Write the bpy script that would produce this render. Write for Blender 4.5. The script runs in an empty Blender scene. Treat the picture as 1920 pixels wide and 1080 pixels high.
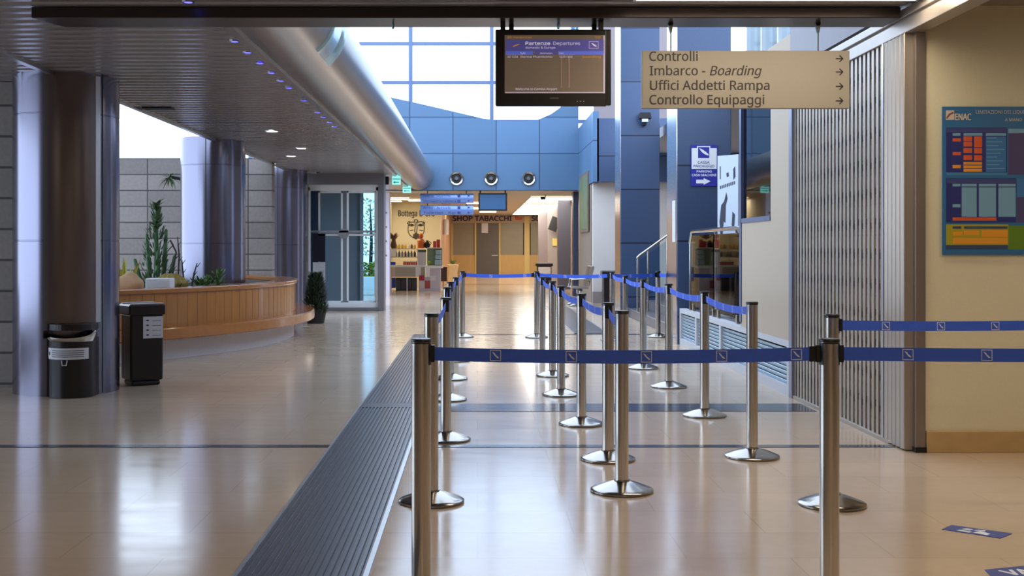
import bpy, bmesh, math, random
from mathutils import Vector, Matrix
random.seed(7)
PI = math.pi
scene = bpy.context.scene
COL = scene.collection

# ------------------------------------------------------------------ camera
F = 2200.0      # focal length in pixels of a 1920 wide frame
EYE = 1.335     # eye height
VX, VY = 895.0, 465.0   # vanishing point of the hall
cam_data = bpy.data.cameras.new('camera')
cam = bpy.data.objects.new('camera', cam_data)
COL.objects.link(cam)
cam.location = (0, 0, EYE)
cam.rotation_euler = (PI / 2, 0, 0)
cam_data.sensor_width = 36.0
cam_data.lens = F / 1920 * 36.0
cam_data.shift_x = (960 - VX) / 1920
cam_data.shift_y = -(540 - VY) / 1920
cam_data.clip_end = 500
scene.camera = cam

# ------------------------------------------------------------------ world and exposure
world = bpy.data.worlds.new('overcast_sky')
scene.world = world
world.use_nodes = True
wn = world.node_tree.nodes
bg = wn['Background']
bg.inputs[0].default_value = (0.64, 0.79, 1.0, 1)
bg.inputs[1].default_value = 3.0
scene.view_settings.view_transform = 'Standard'
scene.view_settings.look = 'None'
scene.view_settings.gamma = 1.0
scene.view_settings.use_curve_mapping = False
scene.view_settings.exposure = 0.5
WARM_NEAR = 14.0     # emission of the near hall's ceiling strips, seen and added
WARM_SHOP = 11.0      # emission of the shop ceiling panels
try:
    scene.cycles.max_bounces = 8
    scene.cycles.diffuse_bounces = 5
    scene.cycles.glossy_bounces = 5
    scene.cycles.transparent_max_bounces = 12
    scene.cycles.sample_clamp_indirect = 6.0
    scene.cycles.caustics_reflective = False
    scene.cycles.caustics_refractive = False
    scene.cycles.use_denoising = True
except Exception:
    pass

# ------------------------------------------------------------------ helpers
def lin(c):
    c = c / 255.0
    return c / 12.92 if c <= 0.04045 else ((c + 0.055) / 1.055) ** 2.4

def rgb(t):
    return (lin(t[0]), lin(t[1]), lin(t[2]), 1.0)

def at(px, py, Y):
    return Vector(((px - VX) * Y / F, Y, EYE + (VY - py) * Y / F))

def flr(px, py):
    Y = F * EYE / (py - VY)
    return (px - VX) * Y / F, Y

MATS = {}
def mat(name, col, rough=0.5, metal=0.0, var=0.0, nscale=8.0, bump=0.0, emit=0.0, coat=0.0, stretch=None, rvar=0.0, spec=None):
    if name in MATS:
        return MATS[name]
    m = bpy.data.materials.new(name)
    m.use_nodes = True
    nt = m.node_tree
    b = nt.nodes['Principled BSDF']
    b.inputs['Base Color'].default_value = rgb(col)
    b.inputs['Roughness'].default_value = rough
    b.inputs['Metallic'].default_value = metal
    if spec is not None:
        b.inputs['Specular IOR Level'].default_value = spec
    if coat:
        b.inputs['Coat Weight'].default_value = coat
        b.inputs['Coat Roughness'].default_value = 0.08
    if emit:
        b.inputs['Emission Color'].default_value = rgb(col)
        b.inputs['Emission Strength'].default_value = emit
    geo = nt.nodes.new('ShaderNodeNewGeometry')
    mp = nt.nodes.new('ShaderNodeMapping')
    nt.links.new(geo.outputs['Position'], mp.inputs['Vector'])
    if stretch:
        mp.inputs['Scale'].default_value = stretch
    nz = nt.nodes.new('ShaderNodeTexNoise')
    nz.inputs['Scale'].default_value = nscale
    nz.inputs['Detail'].default_value = 5
    nt.links.new(mp.outputs[0], nz.inputs['Vector'])
    if var:
        mx = nt.nodes.new('ShaderNodeMixRGB')
        mx.blend_type = 'MIX'
        a, c = rgb(col), rgb(col)
        mx.inputs[1].default_value = tuple(min(1, a[i] * (1 - var)) for i in range(3)) + (1,)
        mx.inputs[2].default_value = tuple(min(1, a[i] * (1 + var)) for i in range(3)) + (1,)
        nt.links.new(nz.outputs['Fac'], mx.inputs[0])
        nt.links.new(mx.outputs[0], b.inputs['Base Color'])
    if rvar:
        mr = nt.nodes.new('ShaderNodeMapRange')
        mr.inputs['To Min'].default_value = max(0, rough - rvar)
        mr.inputs['To Max'].default_value = rough + rvar
        nt.links.new(nz.outputs['Fac'], mr.inputs['Value'])
        nt.links.new(mr.outputs[0], b.inputs['Roughness'])
    if bump:
        bp = nt.nodes.new('ShaderNodeBump')
        bp.inputs['Strength'].default_value = bump
        bp.inputs['Distance'].default_value = 0.01
        nt.links.new(nz.outputs['Fac'], bp.inputs['Height'])
        nt.links.new(bp.outputs[0], b.inputs['Normal'])
    MATS[name] = m
    return m

def panel_mat(name, col, joint, w, h, axes='xz', off=(0, 0), jw=0.012, rough=0.4, var=0.15, nscale=60, shift=0.0, metal=0.0, tone=0.12, bigvar=0.0, spec=None):
    """cladding in panels w x h metres with thin joints, from a brick texture laid on two world axes"""
    if name in MATS:
        return MATS[name]
    m = bpy.data.materials.new(name)
    m.use_nodes = True
    nt = m.node_tree
    b = nt.nodes['Principled BSDF']
    b.inputs['Roughness'].default_value = rough
    b.inputs['Metallic'].default_value = metal
    if spec is not None:
        b.inputs['Specular IOR Level'].default_value = spec
    geo = nt.nodes.new('ShaderNodeNewGeometry')
    sp = nt.nodes.new('ShaderNodeSeparateXYZ')
    cb = nt.nodes.new('ShaderNodeCombineXYZ')
    nt.links.new(geo.outputs['Position'], sp.inputs[0])
    for i, ax in enumerate(axes):
        ad = nt.nodes.new('ShaderNodeMath')
        ad.operation = 'ADD'
        ad.inputs[1].default_value = 100 * (w if i == 0 else h) - off[i]
        nt.links.new(sp.outputs['xyz'.index(ax)], ad.inputs[0])
        nt.links.new(ad.outputs[0], cb.inputs[i])
    br = nt.nodes.new('ShaderNodeTexBrick')
    br.offset = shift
    br.inputs['Scale'].default_value = 1.0
    br.inputs['Brick Width'].default_value = w
    br.inputs['Row Height'].default_value = h
    br.inputs['Mortar Size'].default_value = jw
    br.inputs['Mortar Smooth'].default_value = 0.1
    c = rgb(col)
    br.inputs['Color1'].default_value = tuple(x * (1 - tone) for x in c[:3]) + (1,)
    br.inputs['Color2'].default_value = tuple(min(1, x * (1 + tone)) for x in c[:3]) + (1,)
    br.inputs['Mortar'].default_value = rgb(joint)
    nt.links.new(cb.outputs[0], br.inputs['Vector'])
    nz = nt.nodes.new('ShaderNodeTexNoise')
    nz.inputs['Scale'].default_value = nscale
    nz.inputs['Detail'].default_value = 6
    nt.links.new(geo.outputs['Position'], nz.inputs['Vector'])
    mr = nt.nodes.new('ShaderNodeMapRange')
    mr.inputs['To Min'].default_value = 1 - var
    mr.inputs['To Max'].default_value = 1 + var
    nt.links.new(nz.outputs['Fac'], mr.inputs['Value'])
    mx = nt.nodes.new('ShaderNodeMixRGB')
    mx.blend_type = 'MULTIPLY'
    mx.inputs[0].default_value = 1
    nt.links.new(br.outputs['Color'], mx.inputs[1])
    nt.links.new(mr.outputs[0], mx.inputs[2])
    last = mx.outputs[0]
    if bigvar:
        n2 = nt.nodes.new('ShaderNodeTexNoise')
        n2.inputs['Scale'].default_value = 1.3
        n2.inputs['Detail'].default_value = 4
        nt.links.new(geo.outputs['Position'], n2.inputs['Vector'])
        m2 = nt.nodes.new('ShaderNodeMapRange')
        m2.inputs['To Min'].default_value = 1 - bigvar
        m2.inputs['To Max'].default_value = 1 + bigvar
        nt.links.new(n2.outputs['Fac'], m2.inputs['Value'])
        x2 = nt.nodes.new('ShaderNodeMixRGB')
        x2.blend_type = 'MULTIPLY'
        x2.inputs[0].default_value = 1
        nt.links.new(last, x2.inputs[1])
        nt.links.new(m2.outputs[0], x2.inputs[2])
        last = x2.outputs[0]
    nt.links.new(last, b.inputs['Base Color'])
    MATS[name] = m
    return m

def glass_mat(name, tint=(235, 245, 250), refl=0.12, rough=0.02):
    if name in MATS:
        return MATS[name]
    m = bpy.data.materials.new(name)
    m.use_nodes = True
    nt = m.node_tree
    for n in list(nt.nodes):
        nt.nodes.remove(n)
    out = nt.nodes.new('ShaderNodeOutputMaterial')
    tr = nt.nodes.new('ShaderNodeBsdfTransparent')
    tr.inputs[0].default_value = rgb(tint)
    gl = nt.nodes.new('ShaderNodeBsdfGlossy')
    gl.inputs['Roughness'].default_value = rough
    lw = nt.nodes.new('ShaderNodeLayerWeight')
    lw.inputs[0].default_value = refl
    mx = nt.nodes.new('ShaderNodeMixShader')
    nt.links.new(lw.outputs['Fresnel'], mx.inputs[0])
    nt.links.new(tr.outputs[0], mx.inputs[1])
    nt.links.new(gl.outputs[0], mx.inputs[2])
    nt.links.new(mx.outputs[0], out.inputs[0])
    MATS[name] = m
    return m

def wloc(o):
    v = Vector((0, 0, 0))
    while o is not None:
        v += Vector(o.location)
        o = o.parent
    return v

class MB:
    """collects shapes into one bmesh, in world coordinates unless the parent sits at the origin"""
    def __init__(self):
        self.bm = bmesh.new()
    def box(self, x0, x1, y0, y1, z0, z1, M=None):
        r = bmesh.ops.create_cube(self.bm, size=1.0)
        for v in r['verts']:
            v.co = Vector(((x0 + x1) / 2 + v.co.x * (x1 - x0), (y0 + y1) / 2 + v.co.y * (y1 - y0), (z0 + z1) / 2 + v.co.z * (z1 - z0)))
            if M is not None:
                v.co = M @ v.co
        return self
    def bar(self, a, b, r, seg=12, r2=None):
        a, b = Vector(a), Vector(b)
        d = b - a
        res = bmesh.ops.create_cone(self.bm, cap_ends=True, segments=seg, radius1=r, radius2=r if r2 is None else r2, depth=d.length)
        q = Vector((0, 0, 1)).rotation_difference(d.normalized())
        for v in res['verts']:
            v.co = q @ v.co + (a + b) / 2
        return self
    def path(self, pts, r, seg=8):
        pts = [Vector(p) for p in pts]
        rr = r if isinstance(r, (list, tuple)) else [r] * len(pts)
        rings = []
        for i, p in enumerate(pts):
            d = (pts[min(i + 1, len(pts) - 1)] - pts[max(i - 1, 0)]).normalized()
            q = Vector((0, 0, 1)).rotation_difference(d)
            rings.append([self.bm.verts.new(p + q @ Vector((rr[i] * math.cos(2 * PI * k / seg), rr[i] * math.sin(2 * PI * k / seg), 0))) for k in range(seg)])
        for a, b in zip(rings, rings[1:]):
            for k in range(seg):
                self.bm.faces.new((a[k], a[(k + 1) % seg], b[(k + 1) % seg], b[k]))
        self.bm.faces.new(rings[0][::-1])
        self.bm.faces.new(rings[-1])
        return self
    def lathe(self, prof, c=(0, 0, 0), seg=32, a0=0.0, a1=None, axis='z', sq=1.0):
        """prof: list of (radius, height)"""
        c = Vector(c)
        full = a1 is None
        n = seg
        ang = [a0 + (2 * PI if full else a1 - a0) * k / n for k in range(n if full else n + 1)]
        def P(r, h, t):
            if axis == 'z':
                return c + Vector((r * math.cos(t), sq * r * math.sin(t), h))
            if axis == 'y':
                return c + Vector((r * math.cos(t), h, r * math.sin(t)))
            return c + Vector((h, r * math.cos(t), r * math.sin(t)))
        rings = []
        for r, h in prof:
            if r <= 1e-6 and full:
                rings.append([self.bm.verts.new(P(0, h, 0))])
            else:
                rings.append([self.bm.verts.new(P(r, h, t)) for t in ang])
        for a, b in zip(rings, rings[1:]):
            m = n if full else n
            for k in range(m):
                k2 = (k + 1) % len(ang) if full else k + 1
                try:
                    if len(a) == 1 and len(b) == 1:
                        continue
                    if len(a) == 1:
                        self.bm.faces.new((a[0], b[k2], b[k]))
                    elif len(b) == 1:
                        self.bm.faces.new((a[k], a[k2], b[0]))
                    else:
                        self.bm.faces.new((a[k], a[k2], b[k2], b[k]))
                except ValueError:
                    pass
        return self
    def prism(self, poly, h0, h1, plane='xy'):
        """extruded polygon; plane xy (along z), xz (along y) or yz (along x)"""
        def P(u, v, h):
            return Vector((u, v, h)) if plane == 'xy' else Vector((u, h, v)) if plane == 'xz' else Vector((h, u, v))
        a = [self.bm.verts.new(P(u, v, h0)) for u, v in poly]
        b = [self.bm.verts.new(P(u, v, h1)) for u, v in poly]
        n = len(poly)
        self.bm.faces.new(a[::-1])
        self.bm.faces.new(b)
        for k in range(n):
            self.bm.faces.new((a[k], a[(k + 1) % n], b[(k + 1) % n], b[k]))
        return self
    def quad(self, pts):
        self.bm.faces.new([self.bm.verts.new(Vector(p)) for p in pts])
        return self
    def blob(self, c, rx, ry, rz, seed=0, amp=0.15, sub=3):
        rnd = random.Random(seed)
        r = bmesh.ops.create_icosphere(self.bm, subdivisions=sub, radius=1.0)
        ph = [rnd.uniform(0, 6.28) for _ in range(6)]
        for v in r['verts']:
            n = v.co.normalized()
            f = 1 + amp * (math.sin(3 * n.x + ph[0]) * math.sin(3 * n.y + ph[1]) + 0.6 * math.sin(6 * n.z + ph[2]) * math.sin(5 * n.x + ph[3]))
            v.co = Vector(c) + Vector((n.x * rx * f, n.y * ry * f, n.z * rz * f))
        return self
    def leaf(self, p, d, length, width, up=Vector((0, 0, 1)), droop=0.0, fold=0.25):
        p, d = Vector(p), Vector(d).normalized()
        s = d.cross(up)
        if s.length < 1e-4:
            s = Vector((1, 0, 0))
        s.normalize()
        n = s.cross(d)
        pts = []
        for t, w in ((0, .35), (.3, 1), (.65, .75), (1, .03)):
            c = p + d * (length * t) - Vector((0, 0, droop * t * t * length))
            pts.append((c + s * (width * w / 2), c - n * (fold * width * w / 2), c - s * (width * w / 2)))
        vs = [[self.bm.verts.new(q) for q in row] for row in pts]
        for a, b in zip(vs, vs[1:]):
            self.bm.faces.new((a[0], a[1], b[1], b[0]))
            self.bm.faces.new((a[1], a[2], b[2], b[1]))
        return self
    def strokes(self, lines, w, y, t, close=False):
        """flat drawn lines (x, z) of width w on a plane facing -y"""
        for ln in lines:
            for (x0, z0), (x1, z1) in zip(ln, ln[1:]):
                d = Vector((x1 - x0, z1 - z0))
                if d.length < 1e-6:
                    continue
                e = d.normalized() * (w * 0.35)
                n = Vector((-d.y, d.x)).normalized() * (w / 2)
                a, b = Vector((x0, z0)) - e, Vector((x1, z1)) + e
                self.prism([tuple(a - n), tuple(b - n), tuple(b + n), tuple(a + n)], y - t, y, 'xz')
        return self
    def build(self, name, material, parent=None, smooth=None, bevel=0.0, segs=2):
        me = bpy.data.meshes.new(name)
        bmesh.ops.recalc_face_normals(self.bm, faces=self.bm.faces[:])
        self.bm.to_mesh(me)
        self.bm.free()
        o = bpy.data.objects.new(name, me)
        COL.objects.link(o)
        if parent is not None:
            w = wloc(parent)
            for v in me.vertices:
                v.co -= w
            o.parent = parent
        else:
            xs = [v.co for v in me.vertices]
            c = Vector(((min(v.x for v in xs) + max(v.x for v in xs)) / 2, (min(v.y for v in xs) + max(v.y for v in xs)) / 2, min(v.z for v in xs)))
            for v in me.vertices:
                v.co -= c
            o.location = c
        me.materials.append(material)
        if smooth is not None:
            for p in me.polygons:
                p.use_smooth = True
            me.set_sharp_from_angle(angle=math.radians(smooth))
        if bevel:
            md = o.modifiers.new('edge', 'BEVEL')
            md.width = bevel
            md.segments = segs
            md.limit_method = 'ANGLE'
            md.angle_limit = math.radians(40)
        return o

def thing(name, label, cat, loc=(0, 0, 0), group=None, rz=0.0):
    o = bpy.data.objects.new(name, None)
    o.empty_display_size = 0.1
    COL.objects.link(o)
    o.location = loc
    o.rotation_euler = (0, 0, rz)
    tag(o, label, cat, group)
    return o

def tag(o, label, cat, group=None, kind=None):
    o['label'] = label
    o['category'] = cat
    if group:
        o['group'] = group
    if kind:
        o['kind'] = kind
    return o

def struct(o, label=None):
    o['kind'] = 'structure'
    if label:
        o['label'] = label
    return o

def dup(root, loc=None, rz=None, label=None):
    def cp(o, par):
        c = o.copy()
        COL.objects.link(c)
        if par is not None:
            c.parent = par
        for ch in [q for q in bpy.data.objects if q.parent == o]:
            cp(ch, c)
        return c
    r = cp(root, None)
    if loc is not None:
        r.location = loc
    if rz is not None:
        r.rotation_euler = (0, 0, rz)
    if label:
        r['label'] = label
    return r

import os
try:    # the plain grotesque that ships with Blender; the built-in face serves where it is missing
    SANS = bpy.data.fonts.load(os.path.join(bpy.utils.resource_path('LOCAL'), 'datafiles', 'fonts', 'NotoSansHebrew-Regular.woff2'))
except Exception:
    SANS = None

def cap_height():
    cu = bpy.data.curves.new('cap', 'FONT')
    cu.body = 'H'
    if SANS is not None:
        cu.font = SANS
    tmp = bpy.data.objects.new('tmp', cu)
    COL.objects.link(tmp)
    me = bpy.data.meshes.new_from_object(tmp.evaluated_get(bpy.context.evaluated_depsgraph_get()))
    h = max(v.co.y for v in me.vertices) - min(v.co.y for v in me.vertices)
    bpy.data.objects.remove(tmp)
    bpy.data.curves.remove(cu)
    bpy.data.meshes.remove(me)
    return h
CAP = cap_height()

def text(body, x, y, z, width=None, height=0.1, material=None, parent=None, name='lettering', shear=0.0, bold=0.0, align='left', rot=(PI / 2, 0, 0), depth=0.001):
    """lettering whose baseline starts at x,y,z; height is the cap height; rot turns it (default: facing -y)"""
    cu = bpy.data.curves.new(name, 'FONT')
    cu.body = body
    if SANS is not None:
        cu.font = SANS
    cu.size = height / CAP
    cu.extrude = depth
    cu.shear = shear
    cu.resolution_u = 3
    tmp = bpy.data.objects.new('tmp', cu)
    COL.objects.link(tmp)
    dg = bpy.context.evaluated_depsgraph_get()
    me = bpy.data.meshes.new_from_object(tmp.evaluated_get(dg))
    bpy.data.objects.remove(tmp)
    bpy.data.curves.remove(cu)
    me.name = name
    xs = [v.co.x for v in me.vertices]
    x0, x1 = min(xs), max(xs)
    k = width / (x1 - x0) if width else 1.0
    R = Matrix.Rotation(rot[2], 3, 'Z') @ Matrix.Rotation(rot[0], 3, 'X')
    off = 0 if align == 'left' else -(x1 - x0) * k / 2
    w = wloc(parent) if parent is not None else Vector((0, 0, 0))
    for v in me.vertices:
        p = Vector(((v.co.x - x0) * k + off, v.co.y, v.co.z))
        v.co = R @ p + Vector((x, y, z)) - w
    if bold:    # heavier strokes: the outline repeated with small shifts
        vs = [v.co.copy() for v in me.vertices]
        fs = [tuple(p.vertices) for p in me.polygons]
        av, af = [], []
        for i, (u, v) in enumerate(((-1, 0), (1, 0), (0, -.7), (0, .7))):
            d = R @ Vector((u * bold, v * bold, .00005 * i))
            av += [q + d for q in vs]
            af += [tuple(k + i * len(vs) for k in f) for f in fs]
        me = bpy.data.meshes.new(name)
        me.from_pydata(av, [], af)
    me.materials.clear()
    me.materials.append(material)
    o = bpy.data.objects.new(name, me)
    COL.objects.link(o)
    o.parent = parent
    return o

# ------------------------------------------------------------------ materials
m_steel = mat('brushed_steel', (205, 200, 192), 0.19, 1.0)
m_chrome = mat('polished_steel', (190, 184, 176), 0.14, 1.0)
m_base = mat('stanchion_base_steel', (140, 134, 128), 0.17, 1.0)  # darkened steel stands in for a dark ceiling reflected in the bases
m_black = mat('black_plastic', (22, 20, 20), 0.35)
m_matblack = mat('matt_black', (26, 24, 26), 0.6)
m_belt = mat('blue_webbing', (62, 104, 228), 0.6, var=0.12, nscale=120)
m_white = mat('white_print', (235, 236, 240), 0.5)
m_navy = mat('navy_print', (26, 30, 120), 0.5)
m_alu = mat('aluminium', (190, 190, 192), 0.3, 1.0, var=0.05, nscale=12)
m_white_alu = mat('white_aluminium', (240, 243, 248), 0.35)
m_column = mat('column_metal', (122, 120, 136), 0.2, 0.95)
m_columnb = mat('column_access_panel', (122, 112, 112), 0.26, 0.9)
m_bluewall = panel_mat('blue_cladding', (76, 108, 142), (22, 40, 74), 1.178, 1.0, 'xz', (0.514, 3.905 % 1.0), 0.012, 0.38, 0.22, 55)
m_blueside = panel_mat('blue_cladding_side', (76, 108, 142), (22, 40, 74), 1.178, 1.0, 'yz', (0.3, 3.905 % 1.0), 0.012, 0.38, 0.22, 55)
m_bluepillar = panel_mat('blue_pillar_cladding', (58, 76, 108), (18, 24, 42), 4.0, 1.05, 'xz', (1.0, 0.38), 0.012, 0.3, 0.25, 70)
m_mirrorstrip = mat('pillar_edge_metal', (205, 205, 210), 0.2, 1.0)
m_beige = mat('beige_plaster', (222, 214, 184), 0.75, var=0.05, nscale=90, bump=0.05)
m_cream = mat('cream_plaster', (188, 172, 152), 0.6, var=0.04, nscale=60)
m_marble = mat('beige_marble', (190, 160, 112), 0.3, var=0.15, nscale=9)
m_greywall = mat('grey_plaster', (160, 158, 165), 0.7, var=0.04)
m_duct = mat('galvanised_duct', (158, 152, 150), 0.3, 0.92, var=0.08, nscale=5)
m_ductband = mat('duct_collar_sky_sheen', (190, 222, 228), 0.25, 0.6)  # pale cyan stands in for sky reflected on the duct collar
m_slat = mat('ceiling_slat_metal', (156, 151, 154), 0.27, 0.5)
m_slatdark = mat('ceiling_void', (36, 34, 36), 0.8)
m_beam = mat('dark_bronze', (70, 62, 60), 0.32, 0.6)
m_wood = mat('oak_cladding', (164, 106, 40), 0.32, var=0.32, nscale=6, stretch=(3, 3, 0.35), coat=0.3)
m_seat = mat('oak_seat', (160, 96, 32), 0.22, var=0.22, nscale=7, stretch=(1, 1, 1), coat=0.4)
m_conc = mat('pale_concrete', (225, 224, 228), 0.7, var=0.08, nscale=30)
m_soil = mat('planter_soil', (74, 60, 48), 0.95, var=0.3, nscale=20, bump=0.6)
m_stone = panel_mat('grey_stone_blocks', (140, 132, 128), (70, 64, 62), 0.62, 0.295, 'xz', (0.1, 0.04), 0.012, 0.6, 0.2, 25, 0.0, tone=0.16)
m_green = mat('cactus_green', (58, 92, 52), 0.5, var=0.3, nscale=30)
m_leaf = mat('leaf_green', (86, 124, 58), 0.5, var=0.3, nscale=20)
m_darkleaf = mat('dark_leaf', (28, 48, 30), 0.5, var=0.4, nscale=15)
m_yleaf = mat('yellow_green_leaf', (170, 168, 58), 0.5, var=0.2, nscale=20)
m_gold = mat('golden_cactus', (150, 128, 62), 0.6, var=0.35, nscale=40)
m_twig = mat('dark_stem', (44, 38, 40), 0.7)
m_rock = mat('sand_rock', (188, 148, 110), 0.85, var=0.2, nscale=9, bump=0.3)
m_mat = mat('mat_rubber', (48, 50, 62), 0.34, 0.3, var=0.3, nscale=14)
m_rib = mat('mat_rib', (92, 96, 108), 0.28, 0.7, var=0.2, nscale=20)
m_gate = mat('gate_metal', (178, 168, 158), 0.38, 0.55, var=0.06, nscale=9)
m_gatedark = mat('gate_link', (44, 38, 36), 0.5, 0.3)
m_signface = mat('beige_sign_face', (146, 138, 126), 0.5, var=0.03, nscale=60)
m_signtext = mat('sign_grey_text', (50, 41, 39), 0.6)
m_bin = mat('dark_bin_metal', (40, 34, 36), 0.3, 0.4)
m_label = mat('paper_label', (205, 206, 214), 0.7)
m_ink = mat('ink', (60, 58, 70), 0.7)
m_clear = glass_mat('clear_glass', (232, 242, 246), 0.12)
m_thin = glass_mat('sky_glass', (245, 250, 255), 0.04)
m_dglass = glass_mat('tinted_glass', (128, 148, 166), 0.4)
m_dark_glass = mat('dark_shop_glass', (158, 150, 126), 0.35, 0.0, var=0.1, nscale=2)
m_orangewood = mat('honey_wood_panel', (216, 178, 112), 0.45, var=0.1, nscale=3, stretch=(4, 4, 0.5))
m_yellowpost = mat('yellow_painted_post', (230, 204, 130), 0.5)
m_woodshop = mat('shop_wood', (180, 136, 92), 0.5, var=0.12, nscale=5)
m_shopwall = mat('shop_cream_wall', (206, 196, 164), 0.7, var=0.04, nscale=3)
m_brownwall = mat('brown_stone_wall', (128, 116, 104), 0.6, var=0.15, nscale=14)
m_whitepanel = mat('white_wall_panel', (214, 208, 204), 0.7, var=0.02)
m_graycol = mat('grey_stone_column', (148, 138, 138), 0.5, var=0.1, nscale=20)
m_dcol = mat('dark_grey_column', (86, 84, 94), 0.45, var=0.1, nscale=20)
m_ncol = mat('navy_column', (38, 44, 66), 0.4)
m_lampw = mat('warm_lamp', (255, 239, 214), 0.5, emit=WARM_NEAR)
m_lampshop = mat('shop_lamp', (255, 240, 216), 0.5, emit=WARM_SHOP)
m_lampcool = mat('fluorescent_panel', (255, 250, 240), 0.5, emit=5.0)
m_spot = mat('spot_lamp', (255, 245, 225), 0.5, emit=12.0)
m_led = mat('blue_led', (70, 70, 255), 0.5, emit=4.0)
m_exit = mat('exit_sign_face', (150, 235, 230), 0.5, emit=0.7)

# ------------------------------------------------------------------ floor
def floor_material():
    m = panel_mat('polished_marble_floor', (200, 176, 152), (188, 164, 140), 0.9, 0.45, 'xy', (0.0, 0.1), 0.004, 0.13, 0.05, 14, 0.5, tone=0.035, bigvar=0.10)
    nt = m.node_tree
    b = nt.nodes['Principled BSDF']
    geo = nt.nodes['Geometry']
    mp = nt.nodes.new('ShaderNodeMapping')
    mp.inputs['Scale'].default_value = (1.2, 3.0, 1)
    nz = nt.nodes.new('ShaderNodeTexNoise')
    nz.inputs['Scale'].default_value = 2.2
    nz.inputs['Detail'].default_value = 5
    nt.links.new(geo.outputs['Position'], mp.inputs[0])
    nt.links.new(mp.outputs[0], nz.inputs['Vector'])
    mr = nt.nodes.new('ShaderNodeMapRange')
    mr.inputs['From Min'].default_value = 0.3
    mr.inputs['From Max'].default_value = 0.7
    mr.inputs['To Min'].default_value = 0.12
    mr.inputs['To Max'].default_value = 0.17
    nt.links.new(nz.outputs['Fac'], mr.inputs['Value'])
    nt.links.new(mr.outputs[0], b.inputs['Roughness'])
    b.inputs['Specular IOR Level'].default_value = 0.5
    return m
struct(MB().box(-10.5, 7.5, -7.2, 58, -0.2, 0).build('floor', floor_material()))
m_inlay = mat('dark_stone_inlay', (66, 70, 80), 0.16, var=0.15, nscale=20)
def inlay(n, x0, x1, y0, y1):
    struct(MB().box(x0, x1, y0, y1, -0.01, 0.003).build('trim_%d' % n, m_inlay))
inlay(1, -9.0, -0.995, 7.85, 7.95)
inlay(2, -0.435, 2.8, 7.85, 7.95)
inlay(3, -0.435, 2.77, 9.57, 10.05)
inlay(4, -0.99, 2.75, 18.02, 18.2)
inlay(5, -3.0, 2.6, 43.0, 43.25)

# ------------------------------------------------------------------ room shell
ZC = 2.92
def slat_ceiling(name, x0, x1, y0, y1, z=ZC, pitch=0.2):
    b = MB()
    n = int(round((y1 - y0) / pitch))
    for k in range(n):
        a = y0 + k * pitch
        e = a + pitch
        b.prism([(a + .012, z + .045), (a + .012, z + .02), (a + .03, z + .004), (a + .055, z), (e - .055, z), (e - .03, z + .004), (e - .012, z + .02), (e - .012, z + .045)], x0, x1, 'yz')
    o = struct(b.build(name, m_slat, smooth=60))
    struct(MB().box(x0, x1, y0, y1, z + .045, z + .25).build(name + '_void', m_slatdark, o))
    return o
slat_ceiling('ceiling', -3.82, -1.78, 8.0, 25.4)
slat_ceiling('ceiling_near', -9.0, 2.8, -7.0, 8.0)
slat_ceiling('ceiling_side', -9.0, -3.86, 8.0, 11.4)
struct(MB().box(2.8, 7.4, -7.0, 7.7, ZC, ZC + .2).build('ceiling_right', m_slat))
# pale edge trims of the slatted ceiling
struct(MB().box(-3.86, -3.80, 8.0, 25.4, 2.89, 3.0).build('trim_6', m_alu))
struct(MB().box(-1.80, -1.74, 8.05, 25.4, 2.9, 3.15).build('trim_7', m_slat))
# dark bronze beam across the hall with chamfered end
b = MB()
b.prism([(-2.93, 7.7), (2.78, 7.7), (2.78, 8.03), (-2.82, 8.03)], 2.845, ZC - .002, 'xy')
struct(b.build('beam', m_beam, bevel=.006))
# upper fascia above the beam on the hall side (closes the roof void of the atrium)
struct(MB().box(-1.74, 2.8, 8.06, 8.2, 3.18, 7.9).build('wall_atrium_front', m_greywall))

# unseen solid roof added over the atrium front to darken reflections; the rear part is open to the sky
struct(MB().box(-1.74, 3.9, 8.06, 11.5, 7.9, 8.1).build('ceiling_atrium', m_greywall))

struct(MB().box(-10.5, -3.9, 11.6, 20.8, 4.4, 4.6).build('ceiling_court_added', m_greywall))  # unseen roof added to keep daylight off the left floor
# stone walls on the left
struct(MB().box(-6.2, -4.42, 11.2, 11.5, 0, ZC).build('wall_left', m_stone))
struct(MB().box(-10, -3.8, 21.7, 22.0, 0, 3.0).build('wall_court', m_stone))
struct(MB().box(-9.2, -9.0, -7, 4.5, 0, 2.9).box(-9.2, -9.0, 4.5, 11.2, 0, .35).build('wall_far_left', m_greywall))  # unseen; solid stretch put in to cut side daylight, low sill admits it
# unseen wall behind the viewer, put in to keep cool sky light out
struct(MB().box(-10.5, 7.5, -7.3, -7.05, 0, 3.1).build('wall_back', m_cream))
struct(MB().box(7.4, 7.6, -7.2, 7.9, 0, 3.1).build('wall_far_right', m_cream))

# right: beige front wall with marble skirting
struct(MB().box(2.93, 7.4, 7.67, 7.9, 0, ZC).build('wall_front_right', m_beige))
struct(MB().box(2.93, 7.4, 7.645, 7.67, 0, 0.14).build('baseboard_right', m_marble, bevel=.004))
# closed shop behind the gate
struct(MB().box(4.3, 4.45, 7.9, 16.0, 0, 3.2).build('wall_shop_back', m_brownwall))
struct(MB().box(2.93, 4.4, 10.44, 10.56, 0, 3.2).build('wall_shop_side', m_beige))
struct(MB().box(2.96, 4.4, 7.91, 10.44, 2.98, 3.1).build('ceiling_shop', m_greywall))
struct(MB().box(2.80, 2.95, 8.06, 10.5, 2.93, 7.9).build('wall_above_gate', m_greywall))

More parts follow.
